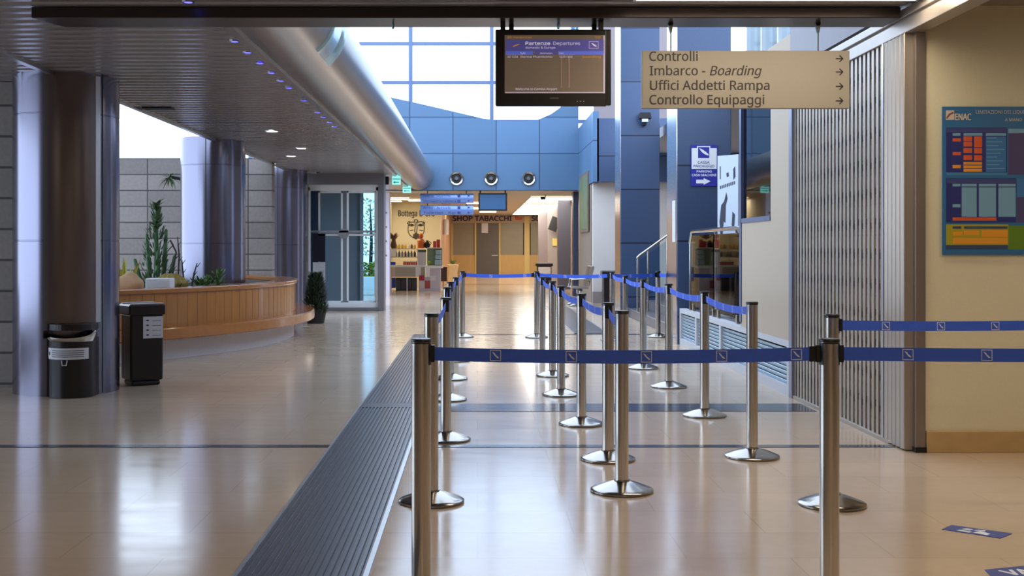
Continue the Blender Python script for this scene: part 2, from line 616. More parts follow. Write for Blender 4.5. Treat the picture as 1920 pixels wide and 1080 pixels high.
# right wall plane with window (Y 10.5 .. 12.45)
b = MB()
b.box(2.80, 2.98, 10.5, 11.2, 0.5, 3.25)
b.box(2.80, 2.98, 11.2, 12.45, 0.5, 1.635)
b.box(2.80, 2.98, 11.2, 12.45, 3.05, 3.25)
wr = struct(b.build('wall_right', m_cream))
w2 = struct(MB().box(2.82, 2.84, 11.2, 12.45, 1.64, 3.05).build('window_2', m_dglass))
b = MB()
b.box(2.79, 2.86, 11.2, 12.45, 1.60, 1.645).box(2.79, 2.99, 12.42, 12.5, 0.55, 3.25)
struct(b.build('window_frame', mat('blue_grey_frame', (92, 104, 140), .35, .5), w2))
struct(MB().box(2.9, 2.97, 10.5, 12.5, 3.25, 6.5).build('window_3', m_thin))
b = MB()
for yy in (10.5, 11.15, 11.8, 12.45):
    b.box(2.86, 2.98, yy, yy + .05, 3.25, 6.5)
b.box(2.86, 2.98, 10.5, 12.5, 4.2, 4.26)
struct(b.build('window_mullions', mat('white_frame', (215, 225, 230), .5), bpy.data.objects['window_3']))

# louvred plinth on the right, Y 10.5 .. 16.2
b = MB()
b.box(2.80, 2.9, 10.52, 16.25, 0.44, 0.5)
b.box(2.80, 2.9, 10.52, 16.25, 0.0, 0.09)
LV = [10.52, 10.62, 12.0, 12.1, 13.5, 13.6, 15.0, 15.1, 16.15, 16.25]
for k in range(0, 10, 2):
    b.box(2.80, 2.9, LV[k], LV[k + 1], .09, .44)
pl = struct(b.build('trim_8', mat('pale_plinth', (196, 198, 204), .5)))
b = MB()
for z in range(8):
    zz = .105 + z * .042
    for k in range(1, 9, 2):
        y0, y1 = LV[k], LV[k + 1]
        M = Matrix.Translation((2.835, 0, zz)) @ Matrix.Rotation(math.radians(62), 4, 'Y')
        b.box(-.022, .022, y0, y1, -.004, .004, M)
struct(b.build('louver_slats', mat('pale_blue_louvre', (176, 200, 216), .4, .3), pl))
struct(MB().box(2.87, 2.9, 10.6, 16.2, .09, .44).build('louver_back', m_matblack, pl))
# raised platform behind the plinth
struct(MB().box(2.9, 6.4, 10.56, 17.1, 0, 0.48).build('floor_platform', mat('platform_floor', (120, 112, 108), .3)))
struct(MB().box(3.56, 6.4, 17.1, 23.0, 0, 0.48).build('floor_landing', MATS['platform_floor']))
struct(MB().box(6.4, 6.6, 10.5, 28.0, 0, 4.0).build('wall_platform_back', mat('platform_back_wall', (176, 156, 140), .6)))
struct(MB().box(3.75, 6.5, 10.5, 27.9, 3.6, 3.8).build('ceiling_platform', m_greywall))
# steps between the pillars
b = MB()
b.box(2.94, 3.57, 17.12, 22.85, 0, 0.165)
b.box(3.25, 3.57, 17.12, 22.85, 0.165, 0.325)
st = struct(b.build('floor_steps', mat('step_stone', (96, 90, 92), .4, var=.1), bevel=.004))
b = MB()
b.box(2.935, 2.965, 17.12, 22.85, .158, .168).box(3.245, 3.275, 17.12, 22.85, .318, .328)
struct(b.build('step_nosing', m_alu, st))

# blue clad pillars with bright metal flank
def pillar(x0, x1, y0, y1, z1, nm):
    o = struct(MB().box(x0, x1, y0, y1, 0, z1).build(nm, m_bluepillar, bevel=.01))
    struct(MB().box(x0 - .012, x0, y0 + .01, y1, 0, z1).build('metal_flank', m_mirrorstrip, o))
    return o
pillar(2.775, 3.52, 16.27, 17.1, 7.9, 'pillar')
pillar(2.80, 3.56, 22.9, 23.75, 7.9, 'pillar')

# right end of the atrium
struct(MB().box(2.86, 6.4, 28.0, 28.4, 2.92, 4.43).build('wall_blue_block', m_bluepillar))
struct(MB().box(2.80, 6.4, 28.4, 28.6, 0.28, 2.92).build('wall_white_panel', m_whitepanel))
struct(MB().box(2.79, 6.4, 28.38, 28.6, 0.0, 0.28).build('baseboard_white_panel', m_graycol))
struct(MB().box(2.78, 2.9, 28.62, 32.0, 0, 2.9).build('wall_right_end', m_brownwall))
struct(MB().box(2.76, 2.9, 28.0, 32.0, 2.905, 4.6).build('wall_right_blue', m_blueside))
struct(MB().box(3.1, 6.4, 31.0, 31.3, 4.5, 7.9).build('wall_upper_stone', mat('pink_stone', (128, 116, 118), .7)))

# blue back wall with the sweeping cut-out for the window
YB = 32.0
def bw(px, py):
    p = at(px, py, YB)
    return (p.x, p.z)
top = [(640, 150), (690, 168), (735, 183), (790, 195), (850, 209), (905, 222), (940, 227), (980, 228), (1010, 224), (1033, 214), (1050, 202), (1064, 182), (1073, 150), (1078, 100), (1080, 40)]
pts = [bw(*p) for p in top] + [(2.76, 7.4), (2.76, 2.905), (-4.4, 2.905), (-4.4, bw(640, 150)[1])]
struct(MB().prism(pts[::-1], YB, YB + .35, 'xz').build('wall_blue', m_bluewall))
# window above it
YW = 34.0
w1 = struct(MB().box(-6.2, 3.2, YW, YW + .02, 3.0, 8.2).build('window_1', m_thin))
b = MB()
for px in (470, 618, 770, 922, 1074):
    X = (px - VX) * YW / F
    b.box(X - .055, X + .055, YW - .08, YW + .08, 3.0, 8.2)
for py in (10, 82, 155, 228):
    Z = EYE + (VY - py) * YW / F
    b.box(-6.2, 3.2, YW - .07, YW + .07, Z - .045, Z + .045)
struct(b.build('window_mullions', mat('mullion_blue_grey', (86, 104, 140), .5), w1))

# ------------------------------------------------------------------ shop end shell
struct(MB().box(-2.95, 3.4, YB + .36, 57, 2.905, 3.0).build('ceiling_end', mat('shop_ceiling', (196, 184, 166), .7, var=.04)))
struct(MB().box(-2.93, -2.88, 33.4, 40.0, 0, 2.9).build('wall_end_left', m_shopwall))
struct(MB().box(-2.93, -1.25, 40.0, 40.2, 0, 2.9).build('wall_bottega', m_shopwall))
struct(MB().box(-1.4, -1.25, 40.2, 56.4, 0, 2.9).build('wall_end_wood', m_woodshop))
o = struct(MB().box(-2.75, -2.47, 33.0, 33.4, 0, 2.9).build('trim_9', mat('pale_lilac_panel', (205, 198, 214), .6)))
b = MB()
for k in range(9):
    b.box(-2.66 + .07 * (k % 2), -2.62 + .07 * (k % 2), 32.992, 32.999, .9 + k * .2, .95 + k * .2)
b.build('printed_marks', m_ink, o)
struct(MB().box(3.2, 3.4, 32.0, 56.5, 0, 2.9).build('wall_end_right', mat('grey_brown_wall', (150, 140, 136), .6)))
for nm, px0, px1, Y, mm in (('column_end', 1010, 1028, 50, m_graycol), ('column_end', 1028, 1046, 44, mat('light_grey_column', (170, 162, 158), .5)), ('column_end', 1046.5, 1070, 38, m_dcol), ('column_end', 1075, 1085, 32.6, m_ncol)):
    struct(MB().box((px0 - VX) * Y / F, (px1 - VX) * Y / F, Y, Y + .5, 0, 2.9).build(nm, mm, bevel=.01))
struct(MB().box(-1.4, 3.4, 56.35, 56.5, 0, 2.9).build('wall_end_back', m_brownwall))
# tobacconist's front at Y 56
YT = 56.0
def tx(px):
    return (px - VX) * YT / F
def tz(py):
    return EYE + (VY - py) * YT / F
b = MB()
b.box(-1.3, 3.3, YT, YT + .2, tz(418), 2.9)
wt = struct(b.build('wall_end', mat('shop_fascia', (196, 178, 150), .6)))
b = MB()
for a, e in ((847, 892), (937, 983), (993, 1030)):
    b.box(tx(a), tx(e), YT, YT + .12, 0, tz(478))
struct(b.build('wood_dado', m_orangewood, wt, bevel=.01))
b = MB()
for a, e in ((849, 890), (939, 981), (995, 1028)):
    b.box(tx(a), tx(e), YT + .05, YT + .09, tz(478), tz(418))
struct(b.build('shop_window_panes', m_dark_glass, wt))
b = MB()
b.box(tx(983), tx(993), YT - .06, YT + .14, 0, tz(405))
b.box(tx(846), tx(849), YT - .03, YT + .1, 0, tz(418)).box(tx(890), tx(893), YT - .03, YT + .1, 0, tz(418)).box(tx(935.5), tx(938.5), YT - .03, YT + .1, 0, tz(418))
struct(b.build('yellow_posts', m_yellowpost, wt))
text('SHOP TABACCHI', tx(849), YT - .012, tz(414), tx(959) - tx(849), .23, mat('violet_letters', (52, 44, 96), .5), wt, bold=.016)
text('SC', tx(997), YT - .012, tz(414), .36, .23, MATS['violet_letters'], wt, bold=.016)
b = MB()
b.prism([(tx(966), tz(411)), (tx(971), tz(413)), (tx(979), tz(412)), (tx(980), tz(407)), (tx(974), tz(408)), (tx(968), tz(405)), (tx(965), tz(406))], YT - .02, YT - .001, 'xz')
b.build('orange_logo', mat('orange_print', (206, 96, 46), .5), wt)
d2 = struct(MB().box(tx(893), tx(935.5), YT + .02, YT + .08, 0.01, tz(418)).build('door_2', mat('dark_door', (104, 100, 92), .35)))
MB().box(tx(903), tx(915), YT + .005, YT + .018, tz(437), tz(418.5)).build('paper_notice', m_white, d2)
MB().box(tx(922), tx(933), YT - .03, YT + .018, tz(480), tz(478)).build('push_bar', m_alu, d2)

# ------------------------------------------------------------------ round columns
def column(x, y, r, seam, top=ZC + .04):
    c = struct(MB().lathe([(0, 0), (r, 0), (r, 1.395), (r - .005, 1.398), (r - .005, 1.405), (r, 1.408), (r, 2.545), (r - .005, 2.548), (r - .005, 2.555), (r, 2.558), (r, top), (0, top)], (x, y, 0), 64).build('column', m_column, smooth=40))
    b = MB()
    for t in seam:
        a = math.radians(t)
        b.box(-.006, .006, r - .01, r + .0015, .01, top - .01, Matrix.Translation((x, y, 0)) @ Matrix.Rotation(a, 4, 'Z'))
    struct(b.build('panel_seam', m_matblack, c))
    return c
c1 = column(-3.85, 11.0, .475, (-120, 60))
# brown access panel on the column above its bin, with a lit steel edge
def arc_plate(mb, cx, cy, r0, r1, a0, a1, z0, z1, n=16):
    pts = [(cx + r1 * math.cos(a0 + (a1 - a0) * k / n), cy + r1 * math.sin(a0 + (a1 - a0) * k / n)) for k in range(n + 1)]
    pts += [(cx + r0 * math.cos(a1 + (a0 - a1) * k / n), cy + r0 * math.sin(a1 + (a0 - a1) * k / n)) for k in range(n + 1)]
    return mb.prism(pts, z0, z1, 'xy')
R = math.radians
struct(arc_plate(MB(), -3.85, 11.0, .475, .487, R(-90 - 5), R(-90 + 50), .66, 2.9).build('access_panel', m_columnb, c1, smooth=40))
struct(arc_plate(MB(), -3.85, 11.0, .475, .490, R(-90 + 50), R(-90 + 56), .66, 2.9).build('panel_edge_strip', m_alu, c1, smooth=40))
column(-3.94, 17.5, .475, (180, 0))
column(-3.96, 24.0, .475, (175, -5))

# ------------------------------------------------------------------ glass entrance portal (door_1)
YD = 24.9
def dx(px, Y=YD):
    return (px - VX) * Y / F
def dz(py, Y=YD):
    return EYE + (VY - py) * Y / F
b = MB()
b.box(dx(577), dx(720), YD, YD + .5, dz(346), 2.96)            # lintel
b.box(dx(709), dx(720), YD, YD + .5, 0.0, dz(346))              # right jamb
b.box(dx(560), dx(577), YD, YD + .5, 0.0, 2.96)                 # left jamb
b.box(dx(577), dx(709), YD - .02, YD + .5, 0.0, dz(577))        # sill
d1 = struct(b.build('door_1', mat('grey_portal', (122, 120, 126), .45, .2), bevel=.008))
b = MB()
b.box(dx(577), dx(709), YD + .1, YD + .2, dz(357), dz(344.5))
b.box(dx(577), dx(709), YD + .08, YD + .24, dz(577), dz(568))
b.box(dx(704), dx(709), YD + .1, YD + .2, dz(577), dz(350))
b.box(dx(577), dx(580), YD + .1, YD + .2, dz(577), dz(350))
struct(b.build('door_frame', m_white_alu, d1, bevel=.004))
for nm, a, e in (('door_leaf', 594, 640), ('door_leaf', 648, 704)):
    b = MB()
    b.box(dx(a), dx(a + 3.5), YD + .22, YD + .27, dz(568), dz(357)).box(dx(e - 3), dx(e), YD + .22, YD + .27, dz(568), dz(357))
    b.box(dx(a), dx(e), YD + .22, YD + .27, dz(361), dz(357)).box(dx(a), dx(e), YD + .22, YD + .27, dz(568), dz(565))
    b.box(dx(a), dx(e), YD + .20, YD + .23, dz(442), dz(438))
    lf = struct(b.build(nm, m_white_alu, d1, bevel=.003))
    struct(MB().box(dx(a + 3.5), dx(e - 3), YD + .24, YD + .255, dz(565), dz(361)).build('glass_pane', m_clear, lf))
struct(MB().box(dx(577), dx(709), YD + .15, YD + .19, dz(436), dz(432)).build('cross_rail', m_alu, d1))
struct(MB().box(dx(578), dx(594), YD + .24, YD + .25, dz(568), dz(357)).build('side_pane', m_dglass, d1))
b = MB().lathe([(0, -.02), (.11, -.02), (.11, .02), (0, .02)], (dx(643), YD + .17, dz(438)), 24, axis='y')
struct(b.build('round_crest', m_alu, d1, smooth=30))
MB().box(dx(584), dx(607.5), YD + .20, YD + .215, dz(491), dz(438)).build('black_notice_board', mat('black_board', (20, 20, 40), .4), d1)
MB().box(dx(584), dx(607.5), YD + .20, YD + .214, dz(530), dz(492)).build('white_notice', m_label, d1)
# vestibule behind the portal
b = MB()
b.box(dx(560), dx(577), YD + .5, 27.2, 0, 2.96)
b.box(-3.75, -2.02, YD + .5, 27.2, 2.86, 2.96)
b.box(-3.75, -2.66, 27.1, 27.2, 0, 2.9)
struct(b.build('wall_vestibule', mat('vestibule_grey', (158, 168, 180), .35)))  # grey lightened to stand in for reflections on the entrance glass
b = MB()
b.box(-2.7, -2.63, 27.0, 27.1, 0, 2.9).box(-2.2, -2.15, 27.0, 27.1, 0, 2.9).box(-2.7, -2.15, 27.0, 27.1, 2.62, 2.9)
d3 = struct(b.build('door_3', MATS['vestibule_grey']))
struct(MB().box(-2.63, -2.2, 27.04, 27.055, 0, 2.62).build('glass_pane', m_clear, d3))
# glazed side of the hall between portal and shop
w4 = struct(MB().box(-4.6, -2.75, 33.0, 33.02, 0, 2.9).build('window_4', m_clear))
b = MB()
for xx in (-4.6, -3.7, -2.8):
    b.box(xx, xx + .05, 32.96, 33.06, 0, 2.9)
struct(b.build('window_mullions', m_white_alu, w4))
struct(MB().box(-2.8, -1.80, 25.4, 31.98, 2.92, 3.1).build('ceiling_vestibule', m_slat))
# outdoors beyond the glass
struct(MB().box(-10.4, -2.95, 33.1, 57.5, .001, .008).build('ground_outside', mat('pale_paving', (190, 186, 180), .8)))
struct(MB().box(-6.0, -3.0, 37.2, 37.5, 0, .42).build('wall_outside_low', mat('white_kerb', (230, 232, 236), .7)))
# ------------------------------------------------------------------ lamps of the building and added unseen strips
def strip_lamp(x0, x1, y0, y1, z, label, group, material, name='ceiling_strip_light'):
    t = thing(name, label, 'ceiling light', ((x0 + x1) / 2, (y0 + y1) / 2, z), group)
    b = MB()
    b.box(x0 - .02, x1 + .02, y0 - .02, y0, z - .03, z).box(x0 - .02, x1 + .02, y1, y1 + .02, z - .03, z)
    b.box(x0 - .02, x0, y0, y1, z - .03, z).box(x1, x1 + .02, y0, y1, z - .03, z)
    b.build('lamp_frame', m_alu, t)
    MB().box(x0, x1, y0, y1, z - .02, z - .004).build('diffuser', material, t)
    return t
strip_lamp(1.0, 2.75, 7.14, 7.38, ZC, 'warm strip light in the ceiling just before the dark beam', 'warm ceiling strip lights', m_lampw)
for y in (4.3, 1.2, -2.0, -5.0):  # unseen strips added overhead to brighten the near hall
    strip_lamp(1.0, 2.75, y, y + .26, ZC, 'added unseen strip light in the slatted ceiling of the near hall', 'added unseen strip lights brightening the near hall', m_lampw)
for y in (4.3, 0.0, -4.0):  # more unseen strips, added to light the near floor at left
    strip_lamp(-4.5, -3.2, y, y + .2, ZC, 'added unseen strip light in the slatted ceiling of the left near hall', 'added unseen strip lights over the left near hall', m_lampw)
strip_lamp(4.2, 5.8, 5.9, 6.16, ZC, 'warm strip light above the beige front wall', None, m_lampw)
strip_lamp(4.3, 5.3, 13.0, 13.3, 3.58, 'added unseen strip light over the raised platform behind the balustrade', None, m_lampshop)  # out of view, added to lift the dark rack area
# bright fluorescent bays in the end ceiling
for (y0, y1), lb in zip(((35.6, 39.8), (41.2, 46.2), (47.4, 54.0)), ('first white fluorescent bay in the ceiling behind the blue wall', 'middle white fluorescent bay in the end ceiling', 'last white fluorescent bay before the tobacconist front')):
    strip_lamp(1.62, 3.0, y0, y1, 2.9, lb, 'fluorescent ceiling bays', m_lampcool, 'fluorescent_bay')
for px, Y, lb in ((731, 38.2, 'left warm panel light over the shop counter'), (746, 36.6, 'second warm panel light over the shop counter'), (785, 37.8, 'warm panel light just left of the blue hanging boards'), (800, 46, 'warm panel light seen between the two blue boards'), (915, 50, 'warm panel light below the far monitor'), (893, 40, 'warm panel light left of the far monitor'), (893, 45.5, 'second warm panel light left of the far monitor')):
    X = (px - VX) * Y / F
    if X < -1.2 and Y > 40: X = -1.1
    strip_lamp(X - .35, X + .35, Y, Y + .8, 2.9, lb, 'warm panel lights in the end ceiling', m_lampshop, 'panel_light')
# recessed spots and blue pin lights in the slatted ceiling
spot = None
for px, Y, lb in ((510, 15.9, 'recessed spot lamp in the slatted ceiling nearest the beam'), (565, 18.6, 'recessed spot lamp in the slatted ceiling nearest the duct'), (546, 20.2, 'recessed spot lamp in the slatted ceiling behind the nearest two'), (509, 22.0, 'recessed spot lamp in the slatted ceiling near the last column')):
    X = (px - VX) * Y / F
    t = thing('recessed_spot', lb, 'spot light', (X, Y, ZC), 'recessed spots in the slatted ceiling')
    MB().lathe([(.075, -.008), (.10, -.008), (.10, 0), (.075, 0)], (X, Y, ZC), 20).build('ring', m_alu, t, smooth=30)
    MB().lathe([(0, -.006), (.075, -.006), (.075, 0), (0, 0)], (X, Y, ZC), 20).build('lens', m_spot, t)
ords = ['first', 'second', 'third', 'fourth', 'fifth', 'sixth', 'seventh', 'eighth', 'ninth', 'tenth', 'eleventh', 'twelfth']
for k, Y in enumerate((7.55, 8.99, 9.5, 10.05, 10.6, 11.1, 11.6, 12.6, 13.7, 14.2, 14.8, 15.3)):
    X = -1.86
    t = thing('blue_pin_light', '%s small blue pin light along the ceiling edge, counted from the viewer' % ords[k], 'pin light', (X, Y, ZC), 'blue pin lights along the duct')
    MB().lathe([(.028, -.006), (.04, -.006), (.04, 0), (.028, 0)], (X, Y, ZC), 14).build('ring', m_alu, t)
    MB().lathe([(0, -.005), (.028, -.005), (.028, 0), (0, 0)], (X, Y, ZC), 14).build('lens', m_led, t)
o = MB().box(-3.78, -3.45, 13.2, 13.4, ZC - .012, ZC).build('ceiling_vent', m_matblack)
tag(o, 'small dark slot vent in the slatted ceiling above the planter', 'vent')

# ------------------------------------------------------------------ ventilation duct
DX, DZ, DR = -1.60, 3.31, .40
t = thing('ventilation_duct', 'large round galvanised ventilation duct running along the ceiling edge', 'duct', (DX, 20, DZ))
t.rotation_euler = (0, 0, 0)
MB().lathe([(0, 8.25), (DR, 8.25), (DR, 16.0), (DR, 24.0), (DR, 31.8), (DR * .97, 31.95), (0, 31.97)], (DX, 0, DZ), 64, axis='y').build('duct_tube', m_duct, t, smooth=40)
MB().lathe([(DR, 9.85), (DR + .018, 9.87), (DR + .018, 10.28), (DR + .004, 10.3), (DR + .004, 10.36), (DR + .02, 10.38), (DR + .02, 10.62), (DR, 10.64)], (DX, 0, DZ), 40, R(-52), R(125), axis='y').build('collar', m_ductband, t, smooth=40)  # arc kept to the side where reflected sky would show

# round air nozzles in the blue wall
for px, lb in ((856, 'left of three round chrome air nozzles in the blue wall'), (921, 'middle of three round chrome air nozzles in the blue wall'), (991, 'right of three round chrome air nozzles in the blue wall')):
    p = at(px, 335, YB)
    t = thing('air_nozzle', lb, 'air nozzle', p, 'air nozzles in the blue wall')
    MB().lathe([(.125, 0), (.19, 0), (.195, -.03), (.175, -.06), (.135, -.05), (.12, -.01)], p, 36, axis='y').build('rim', m_chrome, t, smooth=40)
    MB().lathe([(0, -.012), (.05, -.014), (.128, -.008), (.128, 0), (0, 0)], p, 32, axis='y').build('throat', m_matblack, t, smooth=40)
    MB().lathe([(0, -.06), (.045, -.06), (.06, -.02), (.06, -.012), (0, -.012)], p, 24, axis='y').build('nozzle_core', mat('grey_core', (92, 90, 92), .4), t, smooth=40)

# ------------------------------------------------------------------ entrance mats
def ribbed_mat(x0, x1, y0, y1, label, seam=None):
    t = thing('entrance_mat', label, 'mat', ((x0 + x1) / 2, (y0 + y1) / 2, 0))
    MB().box(x0 + .012, x1 - .02, y0, y1, 0.001, .006).build('mat_base', m_mat, t)
    b = MB()
    n = int((x1 - x0 - .03) / .030)
    cuts = [y0] + ([seam[0], seam[1]] if seam else []) + [y1]
    for k in range(n):
        a = x0 + .016 + k * (x1 - x0 - .04) / n
        w = (x1 - x0 - .04) / n
        for i in range(0, len(cuts) - 1):
            if seam and i == 1:
                continue
            c0, c1 = cuts[i], cuts[i + 1]
            b.prism([(a + .003, .006), (a + w * .72, .006), (a + w * .60, .0125), (a + w * .16, .0125)], c0, c1, 'xz')
    b.build('ribs', m_rib, t)
    b = MB()
    b.box(x0, x0 + .012, y0, y1, .001, .012)
    b.box(x1 - .022, x1, y0, y1, .001, .013)
    b.box(x0, x1, y1 - .03, y1, .001, .0135)
    b.build('edge_strip', m_alu, t)
    if seam:
        MB().box(x0 + .012, x1 - .022, seam[0], seam[1], .006, .0115).build('joint_strip', mat('mat_joint', (52, 54, 66), .4, .3), t)
    return t
ribbed_mat(-.99, -.44, 3.2, 18.0, 'long ribbed grey entrance mat running along the left row of posts', (9.75, 10.02))
ribbed_mat(1.5, 2.05, 18.25, 27.0, 'second ribbed grey mat lying before the pillars on the right')

# ------------------------------------------------------------------ queue stanchions
HP = .985
def stanchion(px, py, label, dirs, x=None, y=None, h=HP):
    X, Y = flr(px, py) if x is None else (x, y)
    t = thing('queue_stanchion', label, 'stanchion', (X, Y, 0), 'steel queue stanchions')
    def share(nm, fn):
        if nm in PROTO:
            o = bpy.data.objects.new(nm.split('#')[0], PROTO[nm])
            COL.objects.link(o)
            o.parent = t
            return o
        o = fn()
        PROTO[nm] = o.data
        return o
    share('pole', lambda: MB().lathe([(0, .05), (.0365, .05), (.0365, h - .006), (0, h - .006)], (X, Y, 0), 40).build('pole', m_steel, t, smooth=40))
    share('base', lambda: MB().lathe([(0, 0), (.168, 0), (.1725, .004), (.1725, .013), (.168, .017), (.15, .024), (.10, .043), (.058, .056), (.044, .060), (.044, .066), (0, .066)], (X, Y, 0), 48).build('base', m_base, t, smooth=28))
    share('cap', lambda: MB().lathe([(0, h - .006), (.0385, h - .006), (.0390, h - .002), (.0385, h + .004), (.036, h + .007), (0, h + .008)], (X, Y, 0), 32).build('cap', m_black, t, smooth=40))
    share('collar', lambda: MB().lathe([(.0366, h - .012), (.0374, h - .012), (.0374, h - .007), (.0366, h - .007)], (X, Y, 0), 32).build('collar', m_black, t, smooth=40))
    for d in dirs:
        a = math.atan2(d[1], d[0])
        b = MB()
        arc_plate(b, 0, 0, .035, .0385, -.62, .62, h - .092, h - .012, 10)
        b.box(.034, .052, -.010, .010, h - .082, h - .018)
        o = b.build('belt_head', m_black, None, smooth=40)
        o.location = (0, 0, 0)
        o.parent = t
        # build() moved the mesh to its own base: undo, then turn
        me = o.data
        c = Vector(((min(v.co.x for v in me.vertices) + max(v.co.x for v in me.vertices)) / 2, 0, 0))
        o.location = (0.0, 0.0, h - .092)
        for v in me.vertices:
            v.co.x += .0435 - .00 - .0 if False else BH
        o.rotation_euler = (0, 0, a)
    return Vector((X, Y, 0))
# x-centre of the belt head mesh before build() recentres it
BH = (.035 * math.cos(.62) + .052) / 2
PROTO = {}

def belt(a, b, label, sag=.012, z=None, logos=(), every=None, clip=True, h=HP, group='blue queue belts'):
    """blue webbing from post a to post b with white printed squares"""
    z = h - .051 if z is None else z
    d = Vector((b.x - a.x, b.y - a.y, 0))
    L = d.length
    d.normalize()
    n = Vector((-d.y, d.x, 0))
    if n.y > 0:
        n = -n
    s0, s1 = .046, L - .046
    t = thing('queue_belt', label, 'belt', (a.x + d.x * L / 2, a.y + d.y * L / 2, z - .03), group)
    def P(s, dz, off):
        u = (s - s0) / (s1 - s0)
        q = Vector((a.x, a.y, 0)) + d * s + n * off
        return Vector((q.x, q.y, z + dz - 4 * sag * u * (1 - u)))
    N = 24
    m = MB()
    bm = m.bm
    rows = []
    for k in range(N + 1):
        s = s0 + (s1 - s0) * k / N
        rows.append([bm.verts.new(P(s, dz, off)) for dz, off in ((-.0255, -.0008), (-.0255, .0008), (.0255, .0008), (.0255, -.0008))])
    for r0, r1 in zip(rows, rows[1:]):
        for k in range(4):
            bm.faces.new((r0[k], r0[(k + 1) % 4], r1[(k + 1) % 4], r1[k]))
    bm.faces.new(rows[0])
    bm.faces.new(rows[-1][::-1])
    web = m.build('webbing', m_belt, t)
    if clip:
        m = MB()
        for e in ((s1 - .03, s1), ):
            m.quad([P(e[0], -.029, .003), P(e[1], -.029, .003), P(e[1], .029, .003), P(e[0], .029, .003)])
            m.quad([P(e[0], -.029, -.003), P(e[1], -.029, -.003), P(e[1], .029, -.003), P(e[0], .029, -.003)])
            m.quad([P(e[0], -.029, -.003), P(e[0], -.029, .003), P(e[0], .029, .003), P(e[0], .029, -.003)])
            m.quad([P(e[0], .029, -.003), P(e[1], .029, -.003), P(e[1], .029, .003), P(e[0], .029, .003)])
            m.quad([P(e[0], -.029, -.003), P(e[1], -.029, -.003), P(e[1], -.029, .003), P(e[0], -.029, .003)])
        m.build('end_clip', m_black, t)
    if every:
        k = int((s1 - s0) / every)
        logos = [s0 + (i + .75) * (s1 - s0) / k for i in range(k)]
    if logos:
        m = MB()
        flip = 1 if d.x >= 0 else -1
        for s in logos:
            for sd in (1, -1):
                off = .0016 * sd
                def q(u, v):
                    return P(s + flip * sd * u, v, off)
                w, e = .021, .0028
                for pts in (((-w, -w), (w, -w), (w, -w + e), (-w, -w + e)), ((-w, w - e), (w, w - e), (w, w), (-w, w)), ((-w, -w), (-w + e, -w), (-w + e, w), (-w, w)), ((w - e, -w), (w, -w), (w, w), (w - e, w))):
                    m.quad([q(*p) for p in pts])
                for pts in (((-.013, .014), (-.007, .005), (.001, .002), (-.003, .009)), ((-.007, .005), (.000, -.004), (.009, -.004), (.001, .002)), ((.000, -.004), (.008, -.011), (.014, -.010), (.009, -.004))):
                    m.quad([q(*p) for p in pts])
        m.build('printed_squares', m_white, web)
    return t

def v2(a, b):
    return (b[0] - a[0], b[1] - a[1])
def lay(row):
    return [Vector((*flr(*p), 0)) for p in row]
Lp = lay([(809, 941), (836, 825), (838.5, 750), (845, 711), (855, 677), (867, 632)])
Mp = lay([(1166, 921), (1140, 862), (1090, 796), (1052, 741), (1036, 705), (1017, 675), (1006, 633)])
Wp = lay([(1410, 857), (1321, 780), (1254, 726), (1206, 691), (1172, 665), (1148, 638)])
W4 = lay([(1234, 632)])[0]
L0 = Vector((-.213, 4.45, 0))
R0 = Vector((1.335, 4.45, 0))
RA = Vector((*flr(1560, 947), 0))
R0b = Vector((3.0, 4.45, 0))
RAb = Vector((3.05, 6.12, 0))
def post(p, label, nb):
    return stanchion(0, 0, label, [v2(p, q) for q in nb], p.x, p.y)
post(L0, 'nearest steel stanchion on the left, its base below the picture edge', [R0])
post(R0, 'nearest steel stanchion on the right, its base below the picture edge', [L0, R0b])
post(RA, 'steel stanchion with full base standing just behind the nearest right one', [RAb])
post(R0b, 'steel stanchion beyond the right picture edge holding the nearest belt', [R0])
post(RAb, 'steel stanchion beyond the right picture edge holding the higher belt', [RA])
nth = ['first', 'second', 'third', 'fourth', 'fifth', 'sixth', 'seventh']
def rowposts(P, what, extra):
    for i, p in enumerate(P):
        nb = []
        if i > 0: nb.append(P[i - 1])
        if i < len(P) - 1: nb.append(P[i + 1])
        nb += extra.get(i, [])
        post(p, 'steel stanchion, %s from the front in the %s' % (nth[i], what), nb)
rowposts(Lp, 'left row beside the ribbed mat', {5: [Mp[6]]})
rowposts(Mp, 'middle row', {6: [Lp[5], Wp[5]]})
rowposts(Wp, 'right row along the louvred plinth', {5: [Mp[6], W4]})
post(W4, 'lone steel stanchion beside the steps between the blue pillars', [Wp[5], Vector((2.76, 17.0, 0))])
def px_s(p, a, Y):   # distance along a frontal belt of an image column
    return (p - VX) * Y / F - a.x
belt(L0, R0, 'nearest blue belt stretched across the front between two steel posts', .012, logos=[px_s(p, L0, 4.45) for p in (929, 1071, 1212, 1353, 1493)])
belt(R0, R0b, 'blue belt running out of the picture from the nearest right post', .006, logos=[px_s(p, R0, 4.45) for p in (1702, 1850, 1998)])
belt(RA, RAb, 'higher dark blue belt running right before the beige wall', .006, logos=[px_s(p, RA, 6.1) for p in (1661, 1765, 1868, 1972)])
def chain(P, what):
    for i in range(len(P) - 1):
        belt(P[i], P[i + 1], 'sagging blue belt between %s and %s post of the %s' % (nth[i], nth[i + 1], what), .026, every=.32)
chain(Lp, 'left row')
chain(Mp, 'middle row')
chain(Wp, 'right row')
belt(Lp[5], Mp[6], 'far blue belt across the queue between left and middle rows', .02, every=.4)
belt(Mp[6], Wp[5], 'far blue belt across the queue between middle and right rows', .02, every=.4)
belt(Wp[5], W4, 'far blue belt from the right row to the lone post', .01, every=.4)
belt(W4, Vector((2.80, 17.2, 0)), 'short far blue belt from the lone post to the blue pillar', .005)

